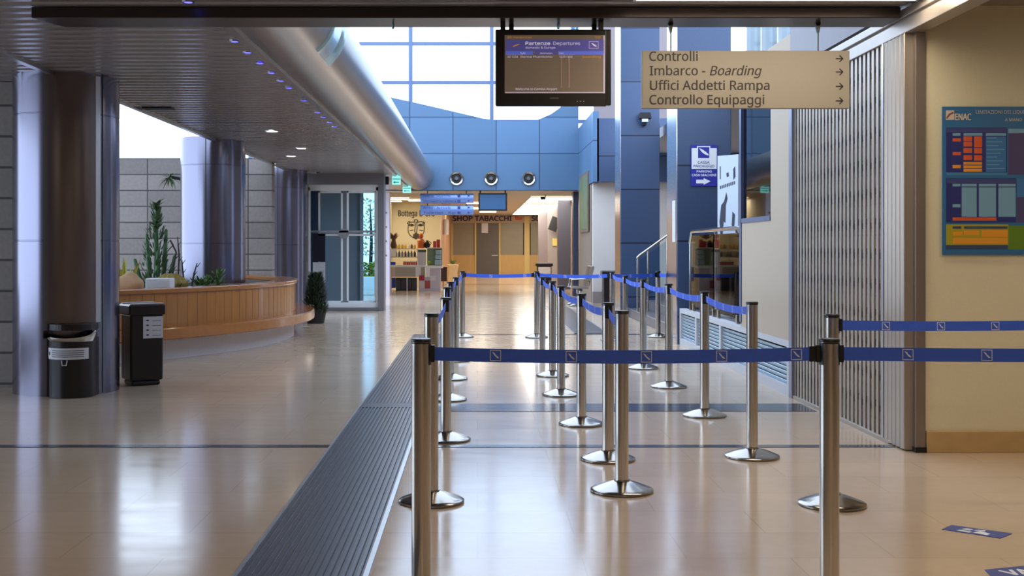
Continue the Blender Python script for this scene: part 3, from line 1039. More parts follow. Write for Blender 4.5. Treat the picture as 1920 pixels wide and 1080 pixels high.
# ------------------------------------------------------------------ hanging beige direction sign
YS = 7.86
p0, p1 = at(1203.5, 203, YS), at(1593, 95, YS)
t = thing('direction_sign', 'beige hanging direction sign with four lines of grey text and arrows', 'sign', ((p0.x + p1.x) / 2, YS, p0.z))
sb = MB().box(p0.x, p1.x, YS, YS + .05, p0.z, p1.z).build('sign_board', m_signface, t, bevel=.003)
def sx(px): return (px - VX) * YS / F
def sz(py): return EYE + (VY - py) * YS / F
for body, x0, x1, yb, sh in (('Controlli', 1217.5, 1308, 114, 0), ('Imbarco - ', 1218.5, 1331, 141, 0), ('Boarding', 1331, 1428, 141, .25), ('Uffici Addetti Rampa', 1219, 1442.5, 168.5, 0), ('Controllo Equipaggi', 1218, 1432.5, 195.5, 0)):
    wd = sx(x1) - sx(x0)
    if body == 'Imbarco - ':
        body, wd = 'Imbarco -', sx(1322) - sx(x0)
    text(body, sx(x0), YS - .001, sz(yb), wd, .061, m_signtext, sb, shear=sh, bold=.0011)
for yb in (110, 135, 162, 189):
    c = (sx(1574), sz(yb))
    b = MB().strokes([[(c[0] - .022, c[1]), (c[0] + .019, c[1])], [(c[0] + .002, c[1] + .02), (c[0] + .021, c[1]), (c[0] + .002, c[1] - .02)]], .0075, YS - .0005, .002)
    b.build('arrow', m_signtext, sb)
for px in (1258, 1535):
    b = MB()
    b.prism([(sx(px) - .018, 2.845), (sx(px) + .018, 2.845), (sx(px + 1) + .004, 2.78), (sx(px + 1) - .004, 2.78)], YS + .01, YS + .04, 'xz')
    b.bar((sx(px + 1), YS + .025, 2.79), (sx(px + 1), YS + .025, p1.z - .005), .004, 8)
    b.build('hanger', m_black, t)
t = thing('beam_spot', 'tiny clear fitting under the bronze beam above the monitor', 'fitting', (sx(1047), 7.86, 2.80))
MB().lathe([(0, 0), (.010, .005), (.012, .03), (.008, .045), (0, .045)], (sx(1047), 7.86, 2.80), 14).build('lens', m_ductband, t, smooth=40)
t = thing('beam_spot', 'tiny clear fitting under the bronze beam left of the monitor', 'fitting', (sx(737), 7.86, 2.80))
MB().lathe([(0, 0), (.008, .005), (.010, .03), (.006, .045), (0, .045)], (sx(737), 7.86, 2.80), 14).build('lens', m_ductband, t, smooth=40)

# ------------------------------------------------------------------ monitors
m_screen = mat('screen_brown', (126, 110, 94), .25, emit=.18)
m_scr_v = mat('screen_violet', (92, 88, 160), .3, emit=.25)
m_scr_b = mat('screen_blue', (96, 112, 214), .3, emit=.3)
m_scr_t = mat('screen_text', (214, 206, 226), .4, emit=.35)
m_scr_o = mat('screen_amber', (206, 150, 70), .4, emit=.3)
YM = 7.80
def mx_(px): return (px - VX) * YM / F
def mz_(py): return EYE + (VY - py) * YM / F
t = thing('departure_monitor', 'black monitor showing the departures table, hung below the beam', 'monitor', (mx_(1034), YM, mz_(199)))
b = MB().box(mx_(929), mx_(1146), YM, YM + .05, mz_(197), mz_(55))
b.build('housing', m_black, t, bevel=.006)
b = MB().box(mx_(930), mx_(1136), YM - .02, YM, mz_(200), mz_(57))
b.build('bezel', mat('bezel_black', (32, 26, 24), .3), t, bevel=.004)
scr = MB().box(mx_(946), mx_(1134), YM - .024, YM - .021, mz_(176), mz_(67)).build('screen', m_screen, t)
def srect(nm, x0, x1, y0, y1, m_, d=.0265):
    return MB().box(mx_(x0), mx_(x1), YM - d, YM - .0205, mz_(y1), mz_(y0)).build(nm, m_, scr)
srect('header_band', 948, 1132, 75.5, 97, m_scr_v)
srect('column_band', 948, 999, 97, 104, m_scr_b)
srect('column_band', 1002, 1043, 97, 104, m_scr_v)
srect('column_band', 1046, 1132, 97, 104, m_scr_b)
srect('screen_edge', 1130.5, 1133.5, 68, 176, mat('screen_edge', (190, 176, 196), .4, emit=.3))
srect('screen_edge', 947, 1132, 173.5, 175.5, MATS['screen_edge'])
srect('table_line', 1051, 1053, 106, 166, mat('screen_line', (150, 130, 110), .4, emit=.2))
srect('table_line', 1065, 1068, 106, 166, MATS['screen_line'])
ys = YM - .0268
def stext(s, x0, x1, yb, hpx, m_, **k):
    return text(s, mx_(x0), ys, mz_(yb), mx_(x1) - mx_(x0), hpx * YM / F, m_, scr, depth=.0004, **k)
stext('Partenze', 985, 1031, 85.5, 6, m_scr_t, bold=.0012)
stext('Departures', 1037, 1087, 85.5, 6, m_scr_t)
stext('domestic & Europe', 985, 1041, 92.5, 4, m_scr_t)
stext('20 november', 951, 998, 73, 3.6, m_scr_o)
stext('12:20', 1114, 1125, 73, 3.6, m_scr_o)
stext('AZ 1234', 951, 971, 109.5, 3.6, m_scr_t)
stext('Roma Fiumicino', 976, 1035, 109.5, 3.6, m_scr_t)
stext('12:35 13:00', 1048, 1073, 109.5, 3.6, m_scr_t)
stext('boarding', 1092, 1125, 109.5, 3.6, m_scr_o)
stext('Welcome to Comiso Airport', 966, 1044, 170, 4.2, m_scr_t)
stext('flight', 975, 985, 102.5, 3, m_scr_t)
stext('destination', 1012, 1035, 102.5, 3, m_scr_t)
stext('time', 1048, 1056, 102.5, 3, m_scr_t)
b = MB().strokes([[(mx_(1104), mz_(92)), (mx_(1121), mz_(92)), (mx_(1121), mz_(79)), (mx_(1104), mz_(79)), (mx_(1104), mz_(92))]], .002, ys, .0006)
b.prism([(mx_(1108), mz_(82)), (mx_(1112), mz_(83)), (mx_(1119), mz_(88)), (mx_(1116), mz_(89)), (mx_(1111), mz_(86))], ys - .0006, ys, 'xz')
b.build('feather_logo', m_scr_t, scr)
b = MB().prism([(mx_(960), mz_(88)), (mx_(972), mz_(83.5)), (mx_(974), mz_(84.5)), (mx_(963), mz_(89))], ys - .0006, ys, 'xz')
b.build('plane_icon', m_scr_o, scr)
MB().box(mx_(1031), mx_(1047), YM - .0222, YM - .02, mz_(186.5), mz_(183.5)).build('maker_plate', mat('maker_grey', (96, 90, 84), .5), t, bevel=.001)
for k in range(3):
    MB().box(mx_(1081 + k * 6), mx_(1083 + k * 6), YM - .0225, YM - .02, mz_(191.5), mz_(190)).build('button', m_alu, t)
for px in (943, 1127):
    MB().box(mx_(px - 4.5), mx_(px + 4.5), YM, YM + .05, mz_(60), 2.845).build('hanger', m_black, t)
t = thing('back_monitor', 'second black monitor mounted back to back behind the departures monitor', 'monitor', (mx_(1050), YM + .2, mz_(189)))
b = MB().box(mx_(934), mx_(1148) + .005, YM + .12, YM + .19, mz_(187), mz_(54))
b.build('housing', m_black, t, bevel=.01)
MB().box(mx_(940), mx_(1140), YM + .19, YM + .195, mz_(180), mz_(60)).build('screen', m_screen, t)
for px in (960, 1118):
    MB().box(mx_(px - 4.5), mx_(px + 4.5), YM + .13, YM + .17, mz_(60), 2.845).build('hanger', m_black, t)

# monitor and blue boards below the blue wall
YF = 32.15
a, e = at(897, 395.5, YF), at(951, 362, YF)
t = thing('hanging_monitor', 'small dark blue monitor hung under the far blue wall', 'monitor', ((a.x + e.x) / 2, YF, a.z))
MB().box(a.x, e.x, YF, YF + .08, a.z, e.z).build('housing', m_black, t, bevel=.01)
MB().box(a.x + .045, e.x - .045, YF - .006, YF, a.z + .045, e.z - .045).build('screen', mat('blue_screen', (58, 92, 132), .2, emit=.15), t)
for x in (a.x + .05, e.x - .05):
    MB().box(x - .02, x + .02, YF + .02, YF + .06, e.z, 2.906).build('hanger', m_black, t)
m_board = mat('blue_curved_board', (120, 146, 206), .28, .4)
for (y0, y1), lb in (((381, 363), 'upper curved blue direction board hanging under the blue wall'), ((403, 385), 'lower curved blue direction board hanging under the blue wall')):
    a, e = at(788, y0, YF), at(888, y1, YF)
    t = thing('direction_board', lb, 'sign', ((a.x + e.x) / 2, YF, a.z), 'curved blue direction boards')
    h = (e.z - a.z) / 2
    zc = a.z + h
    pr = [(YF + .03 - .06 * math.cos(q), zc + h * math.sin(q)) for q in [(-PI / 2) + PI * k / 12 for k in range(13)]]
    b = MB().prism(pr + [(YF + .05, zc + h), (YF + .05, zc - h)], a.x, e.x, 'yz')
    b.build('curved_panel', m_board, t, smooth=40)
    m_bt = mat('board_ink', (50, 62, 130), .5)
    l1, l2 = (('Partenze - Departures', 'Informazioni e biglietteria') if y0 < 390 else ('Arrivi - Arrivals', 'Toilettes - Bar'))
    text(l1, a.x + .08, YF - .031, zc + .035, .75, .06, m_bt, t)
    text(l2, a.x + .08, YF - .031, zc - .105, .9, .06, m_bt, t)
    b = MB()
    for q in (0, 1):
        zz = zc + .06 - q * .14
        b.box(a.x + 1.02, a.x + 1.10, YF - .034, YF - .028, zz - .03, zz + .04)
        b.prism([(a.x + 1.3, zz - .02), (a.x + 1.37, zz + .01), (a.x + 1.3, zz + .04)], YF - .034, YF - .028, 'xz')
    b.build('pictograms', m_bt, t)
    for x in (a.x + .2, e.x - .2):
        MB().box(x - .012, x + .012, YF + .01, YF + .03, e.z - .02, 2.906 if y0 < 390 else e.z + .055).build('hanger', m_black, t)
# exit signs
for px0, px1, y0, y1, Y, lb in ((735, 751, 346, 326, 26.0, 'larger lit green exit sign hanging beside the duct'), (755, 770.5, 361.5, 345, 30.5, 'smaller lit green exit sign hanging behind the larger one')):
    a, e = at(px0, y0, Y), at(px1, y1, Y)
    t = thing('exit_sign', lb, 'exit sign', ((a.x + e.x) / 2, Y, a.z), 'lit exit signs')
    MB().box(a.x, e.x, Y, Y + .05, a.z, e.z).build('light_box', m_exit, t, bevel=.006)
    mg = mat('exit_green', (30, 150, 130), .5, emit=.3)
    zc = (a.z + e.z) / 2
    b = MB().box(a.x + .01, e.x - .01, Y - .004, Y, zc - .006, zc + .012)
    b.prism([(a.x + .02, a.z + .05), (a.x + .07, a.z + .02), (a.x + .07, a.z + .08)], Y - .004, Y, 'xz')
    b.box(a.x + .07, e.x - .03, Y - .004, Y, a.z + .04, a.z + .06)
    b.build('pictogram', mg, t)
    MB().bar(((a.x + e.x) / 2, Y + .025, e.z - .01), ((a.x + e.x) / 2, Y + .025, ZC + .01), .008, 8).build('hanger', m_black, t)
a, e = at(721, 346, 25.3), at(729, 331, 25.3)
o = MB().box(a.x, e.x, 25.3, 25.42, a.z, e.z).build('wall_speaker', m_black, bevel=.008)
tag(o, 'small black box speaker beside the glass entrance lintel', 'speaker')
# dome camera at the portal corner
t = thing('security_camera', 'grey security camera above the upper left corner of the glass entrance', 'camera', at(586, 323, 24.6))
p = at(586, 321, 24.6)
MB().box(p.x - .03, p.x + .09, 24.55, 24.75, p.z - .05, p.z + .05).build('camera_body', m_alu, t, bevel=.01)
MB().lathe([(0, 0), (.05, 0), (.05, .05), (0, .06)], (p.x + .10, 24.6, p.z - .04), 16).build('camera_lens', m_matblack, t, smooth=40)
MB().bar((p.x, 24.65, p.z), (p.x - .02, 24.88, p.z + .08), .012, 8).build('bracket', m_alu, t)

# ------------------------------------------------------------------ folding gate on the right
GX = 2.83
t = thing('folding_gate', 'tall closed metal folding gate of vertical bars on the right', 'gate', (GX, 9.2, 0))
b = MB()
b.box(2.80, 2.92, 5.9, 10.5, 2.745, 2.83).box(2.795, 2.915, 5.9, 10.5, 2.85, 2.905).box(2.82, 2.9, 5.9, 10.5, 2.82, 2.86)
b.build('track', m_gate, t, bevel=.004)
MB().box(2.80, 2.89, 8.0, 10.5, 0.0, .028).build('floor_rail', m_gate, t, bevel=.003)
MB().prism([(2.79, 10.42), (2.93, 10.42), (2.93, 10.52), (2.79, 10.52)], 0, 2.745, 'xy').build('end_post', mat('gate_post_blue', (150, 152, 170), .35, .7), t, bevel=.004)
# fixed stack of slats near the viewer
b = MB()
for k in range(5):
    y0 = 7.70 + k * .076
    b.prism([(2.80, y0 + .004), (2.806, y0), (2.80 + .012, y0 + .036), (2.80, y0 + .07), (2.90, y0 + .07), (2.90, y0 + .004)], .01, 2.745, 'xy')
b.build('slat_stack', m_gate, t)
MB().box(2.86, 2.925, 7.655, 7.71, 0.0, 2.745).build('jamb', mat('gate_jamb', (150, 138, 130), .4, .7), t, bevel=.004)
MB().box(2.855, 2.93, 7.645, 7.715, 0, .035).build('foot_plate', m_black, t, bevel=.003)
MB().box(2.795, 2.82, 8.085, 8.115, .03, 2.745).build('lock_stile', m_alu, t, bevel=.003)
nb = 25
bar_me = None
for k in range(nb):
    y = 8.17 + k * (10.40 - 8.17) / (nb - 1)
    if bar_me is None:
        o = MB().prism([(2.816, y - .024), (2.828, y - .022), (2.828, y - .018), (2.820, y - .018), (2.820, y + .018), (2.828, y + .018), (2.828, y + .022), (2.816, y + .024)], .028, 2.745, 'xy').build('bar', m_gate, t)
        bar_me = o.data
        y_first = y
    else:
        o = bpy.data.objects.new('bar', bar_me)
        COL.objects.link(o)
        o.parent = t
        o.location = (0, y - y_first, 0)
b = MB()
pit = (10.40 - 8.17) / (nb - 1)
for r in range(12):
    z = .22 + r * .215
    for k in range(nb - 1):
        y = 8.17 + k * pit
        b.box(2.829, 2.833, y - .004, y + pit + .004, -.017, .017, Matrix.Translation((0, y + pit / 2, z)) @ Matrix.Rotation(.5 if k % 2 else -.5, 4, 'X') @ Matrix.Translation((0, -(y + pit / 2), 0)))
b.build('lattice_links', m_gatedark, t)
# closed inner shutter close behind the bars, as seen in the gaps
o = struct(panel := MB().box(2.87, 2.90, 8.10, 10.40, 0.03, 2.74).build('wall_shutter', panel_mat('inner_shutter', (196, 178, 156), (150, 132, 114), 5.0, .11, 'yz', (0, 0), .008, .5, .1, 30)))

# ------------------------------------------------------------------ notice poster on the beige wall
YP = 7.66
def qx(zx): return ((1700 + zx / 3.373) - VX) * YP / F
def qz(zy): return EYE + (VY - (180 + zy / 3.373)) * YP / F
t = thing('notice_poster', 'large blue notice poster with coloured tables on the beige wall', 'poster', (qx(640), YP, qz(1005)))
sheet = MB().box(qx(225), qx(1060), YP - .006, YP + .008, qz(1005), qz(68)).build('poster_sheet', mat('poster_blue', (48, 108, 158), .45, var=.04), t)
pc = {'navy': (38, 44, 116), 'orange': (214, 92, 44), 'amber': (228, 152, 40), 'pale': (120, 166, 196), 'mid': (58, 116, 176), 'violet': (76, 66, 112), 'green': (96, 130, 26), 'lime': (170, 158, 30), 'head': (60, 70, 128), 'white': (206, 196, 186), 'slate': (54, 70, 110), 'sky': (70, 134, 180)}
def pr(nm, colr, x0, x1, y0, y1, lv=1):
    return MB().box(qx(x0), qx(x1), YP - .006 - .0006 * lv, YP - .0055, qz(y1), qz(y0)).build(nm, mat('poster_' + colr, pc[colr], .5), sheet)
pr('upper_table', 'navy', 247, 632, 200, 482)
pr('upper_heading', 'head', 250, 632, 203, 230, 2)
pr('row_heading', 'pale', 288, 337, 236, 252, 2)
pr('row_heading', 'pale', 357, 476, 236, 252, 2)
pr('row_heading', 'pale', 498, 625, 236, 252, 2)
for k, y in enumerate((256, 290, 330, 375)):
    pr('red_cell', 'orange', 357, 410, y, y + 30, 2)
    pr('red_cell', 'orange', 424, 474, y, y + 34, 2)
for y in (418, 440, 462):
    pr('amber_cell', 'amber', 357, 474, y, y + 17, 2)
for y, c in ((268, 'orange'), (355, 'orange'), (437, 'amber')):
    pr('marker_cell', c, 288, 340, y, y + 20, 2)
pr('blue_cell', 'mid', 498, 625, 258, 480, 2)
pr('side_table', 'violet', 640, 1040, 208, 498)
pr('side_heading', 'pale', 640, 1040, 208, 236, 2)
pr('footnote_bar', 'sky', 250, 630, 487, 500)
pr('lower_table', 'navy', 247, 690, 520, 800)
pr('lower_heading', 'head', 250, 690, 524, 552, 2)
for x0, x1 in ((345, 440), (454, 562), (577, 686)):
    pr('pale_cell', 'pale', x0, x1, 556, 764, 2)
    pr('cell_line', 'slate', x0, x1, 572, 578, 3)
pr('marker_cell', 'pale', 288, 337, 556, 572, 2)
pr('marker_cell', 'pale', 288, 337, 684, 704, 2)
pr('red_cell', 'orange', 288, 564, 768, 788, 2)
pr('side_panel', 'mid', 694, 1040, 524, 640)
pr('side_panel', 'violet', 694, 1040, 640, 800)
pr('green_band', 'lime', 247, 640, 812, 942)
pr('green_band', 'green', 640, 1040, 820, 970)
pr('dark_bar', 'slate', 288, 343, 824, 840, 2)
pr('dark_bar', 'slate', 360, 635, 824, 840, 2)
pr('amber_cell', 'amber', 290, 350, 858, 884, 2)
pr('amber_cell', 'amber', 360, 455, 850, 880, 2)
pr('amber_cell', 'amber', 472, 635, 848, 892, 2)
pr('amber_cell', 'amber', 290, 635, 898, 934, 2)
pr('dark_bar', 'slate', 245, 635, 942, 970)
pr('emblem_square', 'white', 245, 298, 92, 152, 2)
text('ENAC', qx(303), YP - .0075, qz(152), qx(404) - qx(303), .040, mat('poster_white', pc['white'], .5), sheet, depth=.0004, bold=.002)
text('LIMITAZIONI DEI LIQUIDI NEL BAGAGLIO', qx(435), YP - .0075, qz(112), qx(980) - qx(435), .021, MATS['poster_white'], sheet, depth=.0004)
text('A MANO', qx(618), YP - .0075, qz(160), qx(726) - qx(618), .019, MATS['poster_white'], sheet, depth=.0004)
b = MB().strokes([[(qx(252), qz(140)), (qx(268), qz(118)), (qx(290), qz(106))]], .012, YP - .0073, .0006)
b.build('emblem_swoosh', mat('emblem_red', (150, 90, 90), .5), sheet)
b = MB()
for k in range(9):
    y = 264 + k * 24
    b.box(qx(504), qx(504 + 60 + (k * 37) % 60), YP - .0082, YP - .007, qz(y + 5), qz(y))
b.build('text_lines', mat('poster_line', (110, 160, 200), .5), sheet)

# ------------------------------------------------------------------ floor stickers
def floor_sticker(pts, label):
    t = thing('floor_sticker', label, 'sticker', (sum(flr(*p)[0] for p in pts) / 4, sum(flr(*p)[1] for p in pts) / 4, 0), 'blue floor stickers')
    P = [flr(*p) for p in pts]
    bm = MB().prism(P, 0.0005, .0025, 'xy')
    bm.build('sheet', mat('sticker_blue', (72, 84, 150), .45), t)
    return t, P
t, P = floor_sticker([(1766, 993), (1784, 985), (1898, 1001), (1876, 1010)], 'blue floor sticker with white pictogram, lying before the beige wall')
def uv(P, u, v):
    a = Vector(P[0]) * (1 - u) + Vector(P[3]) * u
    c = Vector(P[1]) * (1 - u) + Vector(P[2]) * u
    return tuple(a * (1 - v) + c * v)
b = MB()
for poly in ([(.22, .15), (.45, .1), (.47, .3), (.25, .35)], [(.25, .5), (.4, .45), (.42, .7), (.3, .75)], [(.5, .2), (.75, .12), (.76, .4), (.55, .6)], [(.45, .55), (.62, .65), (.6, .85), (.48, .8)]):
    b.prism([uv(P, *q) for q in poly], .0026, .0032, 'xy')
b.build('white_pictogram', m_white, t)
t, P = floor_sticker([(1883, 1108), (1846, 1069), (1990, 1055), (2040, 1090)], 'blue floor sticker with white capital letters cut by the picture corner')
a, c = flr(1895, 1080), flr(1990, 1072)
ang = math.atan2(c[1] - a[1], c[0] - a[0])
text('VAN', a[0], a[1], .0028, .19, .07, m_white, t, rot=(0, 0, ang), depth=.0004, bold=.004)

# ------------------------------------------------------------------ round planter with bench
PX, PY = -8.75, 17.3
def on_ring(r, Y):
    return PX + math.sqrt(max(0, r * r - (Y - PY) ** 2))
A0, A1 = R(-90), R(44)
t = thing('round_planter', 'large round oak clad planter with bench seat on a pale stone foot', 'planter', (-4.0, PY, 0))
MB().lathe([(5.5, 0), (5.97, 0), (5.97, .262), (5.5, .262), (5.5, 0)], (PX, PY, 0), 72, A0, A1).build('stone_foot', m_conc, t, smooth=30)
MB().lathe([(5.6, .262), (6.27, .262), (6.29, .275), (6.29, .385), (6.27, .40), (5.6, .40), (5.6, .262)], (PX, PY, 0), 96, A0, A1).build('seat', m_seat, t, smooth=30)
MB().lathe([(5.78, .40), (6.0, .40), (6.0, .80), (5.78, .80), (5.78, .40)], (PX, PY, 0), 96, A0, A1).build('plank_wall', m_wood, t, smooth=30)
MB().lathe([(5.74, .80), (6.03, .80), (6.035, .81), (6.035, .845), (6.03, .855), (5.74, .855), (5.74, .80)], (PX, PY, 0), 96, A0, A1).build('rim', m_seat, t, smooth=30)
b = MB()
for k in range(80):
    a = A0 + (A1 - A0) * k / 80
    b.box(5.995, 6.0012, -.003, .003, .405, .80, Matrix.Translation((PX, PY, 0)) @ Matrix.Rotation(a, 4, 'Z'))
b.build('plank_joints', mat('joint_brown', (128, 80, 34), .6), t)
b = MB().lathe([(2.0, .84), (4.5, .83), (5.2, .82), (5.77, .79), (5.77, .74), (2.0, .74), (2.0, .84)], (PX, PY, 0), 60, A0, A1)
b.build('soil', m_soil, t, smooth=30)
ZS = .80
def inbed(px, Y):
    return Vector(((px - VX) * Y / F, Y, ZS))
# tall cactus
def cactus(p, H, seed, label):
    rnd = random.Random(seed)
    t = thing('tall_cactus', label, 'cactus', p)
    b = MB()
    for k, (ox, oy, h) in enumerate(((0, 0, H), (.07, .05, H * .72), (-.08, .03, H * .66), (.03, -.08, H * .5), (.15, -.03, H * .4), (-.16, -.05, H * .36))):
        q = p + Vector((ox, oy, 0))
        b.path([q, q + Vector((ox * .4, 0, h * .5)), q + Vector((ox * .7, 0, h * .97)), q + Vector((ox * .7, 0, h))], [.026, .032, .022, .006], 7)
    b.build('stems', m_green, t, smooth=50)
    b = MB()
    for k in range(330):
        f = rnd.random() ** 1.5
        a = rnd.uniform(0, 2 * PI)
        rad = (.27 * (1 - f) ** 1.3 + .05)
        c = p + Vector((math.cos(a) * rad * rnd.uniform(.4, 1), math.sin(a) * rad * rnd.uniform(.4, 1), f * H * .98))
        b.leaf(c, (math.cos(a) * .55, math.sin(a) * .55, .9), rnd.uniform(.06, .13), .028, droop=.0)
    for zf in (.76, .985):
        for k in range(26):
            a = rnd.uniform(0, 2 * PI)
            c = p + Vector((0, 0, H * zf + rnd.uniform(-.06, .05)))
            b.leaf(c, (math.cos(a), math.sin(a), rnd.uniform(.1, .8)), rnd.uniform(.07, .15), .045)
    b.build('leaf_sprays', mat('cactus_leaf', (70, 96, 62), .45, var=.4, nscale=25), t)
    return t
cactus(inbed(293, 15.6), 1.10, 3, 'tall branching green cactus rising in the middle of the round planter')
# blade plant at the left edge
p = inbed(232, 14.2)
t = thing('blade_plant', 'yellow green plant with stiff upright blades beside the sand coloured rock', 'plant', p)
rnd = random.Random(5)
b = MB()
for k in range(16):
    a = rnd.uniform(0, 2 * PI)
    b.leaf(p + Vector((math.cos(a) * .05, math.sin(a) * .05, 0)), (math.cos(a) * .4, math.sin(a) * .4, 1), rnd.uniform(.28, .47), .05, fold=.4)
b.build('blades', m_yleaf, t)
MB().blob(p + Vector((0, 0, .02)), .07, .07, .05, 2, .1, 2).build('crown_base', m_twig, t, smooth=60)
o = MB().blob(inbed(242, 13.95) + Vector((0, 0, .08)), .19, .16, .15, 4, .12, 3).build('boulder', m_rock, smooth=60)
tag(o, 'rounded sand coloured boulder at the left end of the planter bed', 'rock')
o = MB().box(-4.09, -3.79, 14.45, 14.7, ZS - .03, ZS + .16).build('stone_block', m_conc, bevel=.012)
tag(o, 'pale grey stone block between the boulder and the barrel cactus', 'stone')
# barrel cactus
p = inbed(320, 14.9)
t = thing('barrel_cactus', 'golden brown ribbed barrel cactus beside the grey stone block', 'cactus', p)
b = MB()
bm = b.bm
rings = []
for i in range(9):
    f = i / 8
    r = .19 * math.sin(PI * (.12 + .80 * f)) + .01
    rings.append([bm.verts.new(p + Vector(((r + (.020 if k % 2 else -.006)) * math.cos(2 * PI * k / 28), (r + (.020 if k % 2 else -.006)) * math.sin(2 * PI * k / 28), -.03 + f * .24))) for k in range(28)])
for a, e in zip(rings, rings[1:]):
    for k in range(28):
        bm.faces.new((a[k], a[(k + 1) % 28], e[(k + 1) % 28], e[k]))
bm.faces.new(rings[-1])
bm.faces.new(rings[0][::-1])
b.build('ribbed_body', m_gold, t)
rnd = random.Random(9)
b = MB()
for k in range(22):
    a = rnd.uniform(0, 2 * PI)
    b.leaf(p + Vector((.17 * math.cos(a), .17 * math.sin(a), rnd.uniform(.0, .1))), (math.cos(a), math.sin(a), rnd.uniform(.6, 1.6)), rnd.uniform(.10, .18), .03)
b.build('spiny_leaves', mat('olive_leaf', (112, 106, 58), .5, var=.3), t)
# thin dark stems
for k, (px, Y, pts, lb) in enumerate(((333, 15.4, [(0, 0), (.02, .45), (.0, .70)], 'tallest thin dark bare stem before the second column'), (322, 15.5, [(0, 0), (.02, .3), (.06, .5), (-.02, .66), (-.05, .62)], 'bent thin dark bare stem left of the tallest one'), (347, 15.3, [(0, 0), (-.03, .25), (-.04, .40)], 'short thin dark stem leaning left before the second column'), (358, 15.2, [(0, 0), (.04, .22), (.08, .36)], 'short thin dark stem leaning right before the second column'))):
    p = inbed(px, Y)
    b = MB().path([p + Vector((u, 0, v - .02)) for u, v in pts], [.012] * (len(pts) - 1) + [.006], 6)
    for u, v in pts[1:]:
        b.path([p + Vector((u, 0, v * .8)), p + Vector((u + .04, .02, v * .8 + .06))], [.007, .003], 5)
    o = b.build('bare_stem', m_twig, smooth=50)
    tag(o, lb, 'plant')
def small_plant(px, Y, h, n, seed, label, w=.12):
    p = inbed(px, Y)
    rnd = random.Random(seed)
    t = thing('small_succulent', label, 'plant', p)
    b = MB()
    for k in range(4):
        a = rnd.uniform(0, 2 * PI)
        b.path([p - Vector((0, 0, .02)), p + Vector((math.cos(a) * w * .4, math.sin(a) * w * .4, h * .6))], [.009, .004], 5)
    b.build('stems', m_green, t)
    b = MB()
    for k in range(n):
        a = rnd.uniform(0, 2 * PI)
        f = rnd.random()
        b.leaf(p + Vector((math.cos(a) * w * f, math.sin(a) * w * f, h * rnd.uniform(.1, .8))), (math.cos(a), math.sin(a), rnd.uniform(.4, 1.6)), rnd.uniform(.05, .10), .03)
    b.build('leaves', m_leaf, t)
small_plant(374, 15.9, .12, 60, 11, 'low green succulent tuft at the foot of the second column', .16)
small_plant(388, 16.1, .14, 50, 12, 'low bushy green succulent before the second column seam', .12)
small_plant(408, 16.0, .26, 60, 13, 'taller pale green leafy plant right of the low succulents', .10)
# yucca: trunk leaning in from behind the second column
t = thing('yucca', 'yucca on a bent trunk with leaf tufts, behind the second column', 'yucca', (-4.35, 18.4, ZS))
h1 = at(318, 332, 18.4)
b = MB().path([(-4.3, 18.9, ZS - .03), (-4.34, 18.8, 1.5), (-4.38, 18.6, 2.2), h1 + Vector((.15, .05, -.02)), h1], [.05, .045, .038, .03, .02], 8)
b.build('trunk', m_twig, t, smooth=50)
rnd = random.Random(21)
for c, n, ll in ((h1, 46, .26), (Vector((-4.34, 18.7, 1.9)), 20, .18)):
    b = MB()
    for k in range(n):
        a = rnd.uniform(0, 2 * PI)
        e = rnd.uniform(-.9, .9)
        b.leaf(c, (math.cos(a), math.sin(a) * .8, e), rnd.uniform(.6, 1) * ll, .022, droop=.3)
    b.build('leaf_tuft', mat('yucca_leaf', (92, 112, 74), .45, var=.35, nscale=12), t)

# potted conifer by the glass entrance
p = Vector((*flr(592, 606), 0))
t = thing('potted_conifer', 'dense dark green conifer standing beside the glass entrance', 'shrub', p)
MB().lathe([(0, 0), (.15, 0), (.19, .22), (.175, .22), (.16, .2), (0, .2)], p, 24).build('pot', m_matblack, t, smooth=40)
rnd = random.Random(31)
b = MB()
for k in range(1500):
    f = rnd.random()
    a = rnd.uniform(0, 2 * PI)
    r = .20 * (1 - .55 * f * f) * math.sqrt(rnd.uniform(.3, 1))
    b.leaf(p + Vector((r * math.cos(a), r * math.sin(a), .16 + f * .70)), (math.cos(a), math.sin(a), 1.3), rnd.uniform(.06, .11), .028)
b.build('foliage', m_darkleaf, t)
# outdoors: pale tree and flower bush
for px, Y, H, lb, mm, w in ((694, 46, 3.4, 'pale sunlit tree outside seen through the right entrance leaf', mat('pale_leaf', (176, 190, 160), .6, var=.4), 1.0), (690, 40, .85, 'yellow flowering bush outside seen through the right entrance leaf', mat('bush_yellow', (150, 160, 60), .6, var=.4), .55)):
    X = (px - VX) * Y / F
    t = thing('outdoor_tree' if H > 2 else 'outdoor_bush', lb, 'tree' if H > 2 else 'bush', (X, Y, 0))
    MB().path([(X, Y, 0), (X + .05, Y, H * .5), (X, Y, H * .9)], [.09 * w, .06 * w, .02], 8).build('trunk', m_twig, t, smooth=50)
    rnd = random.Random(int(H * 10))
    b = MB()
    for k in range(700):
        a, e = rnd.uniform(0, 2 * PI), rnd.uniform(-1, 1)
        r = w * rnd.uniform(.4, 1)
        b.leaf((X + r * math.cos(a), Y + r * math.sin(a), H * .62 + e * H * .34), (math.cos(a), math.sin(a), rnd.uniform(-.4, .8)), .16, .09)
    b.build('crown', mm, t)

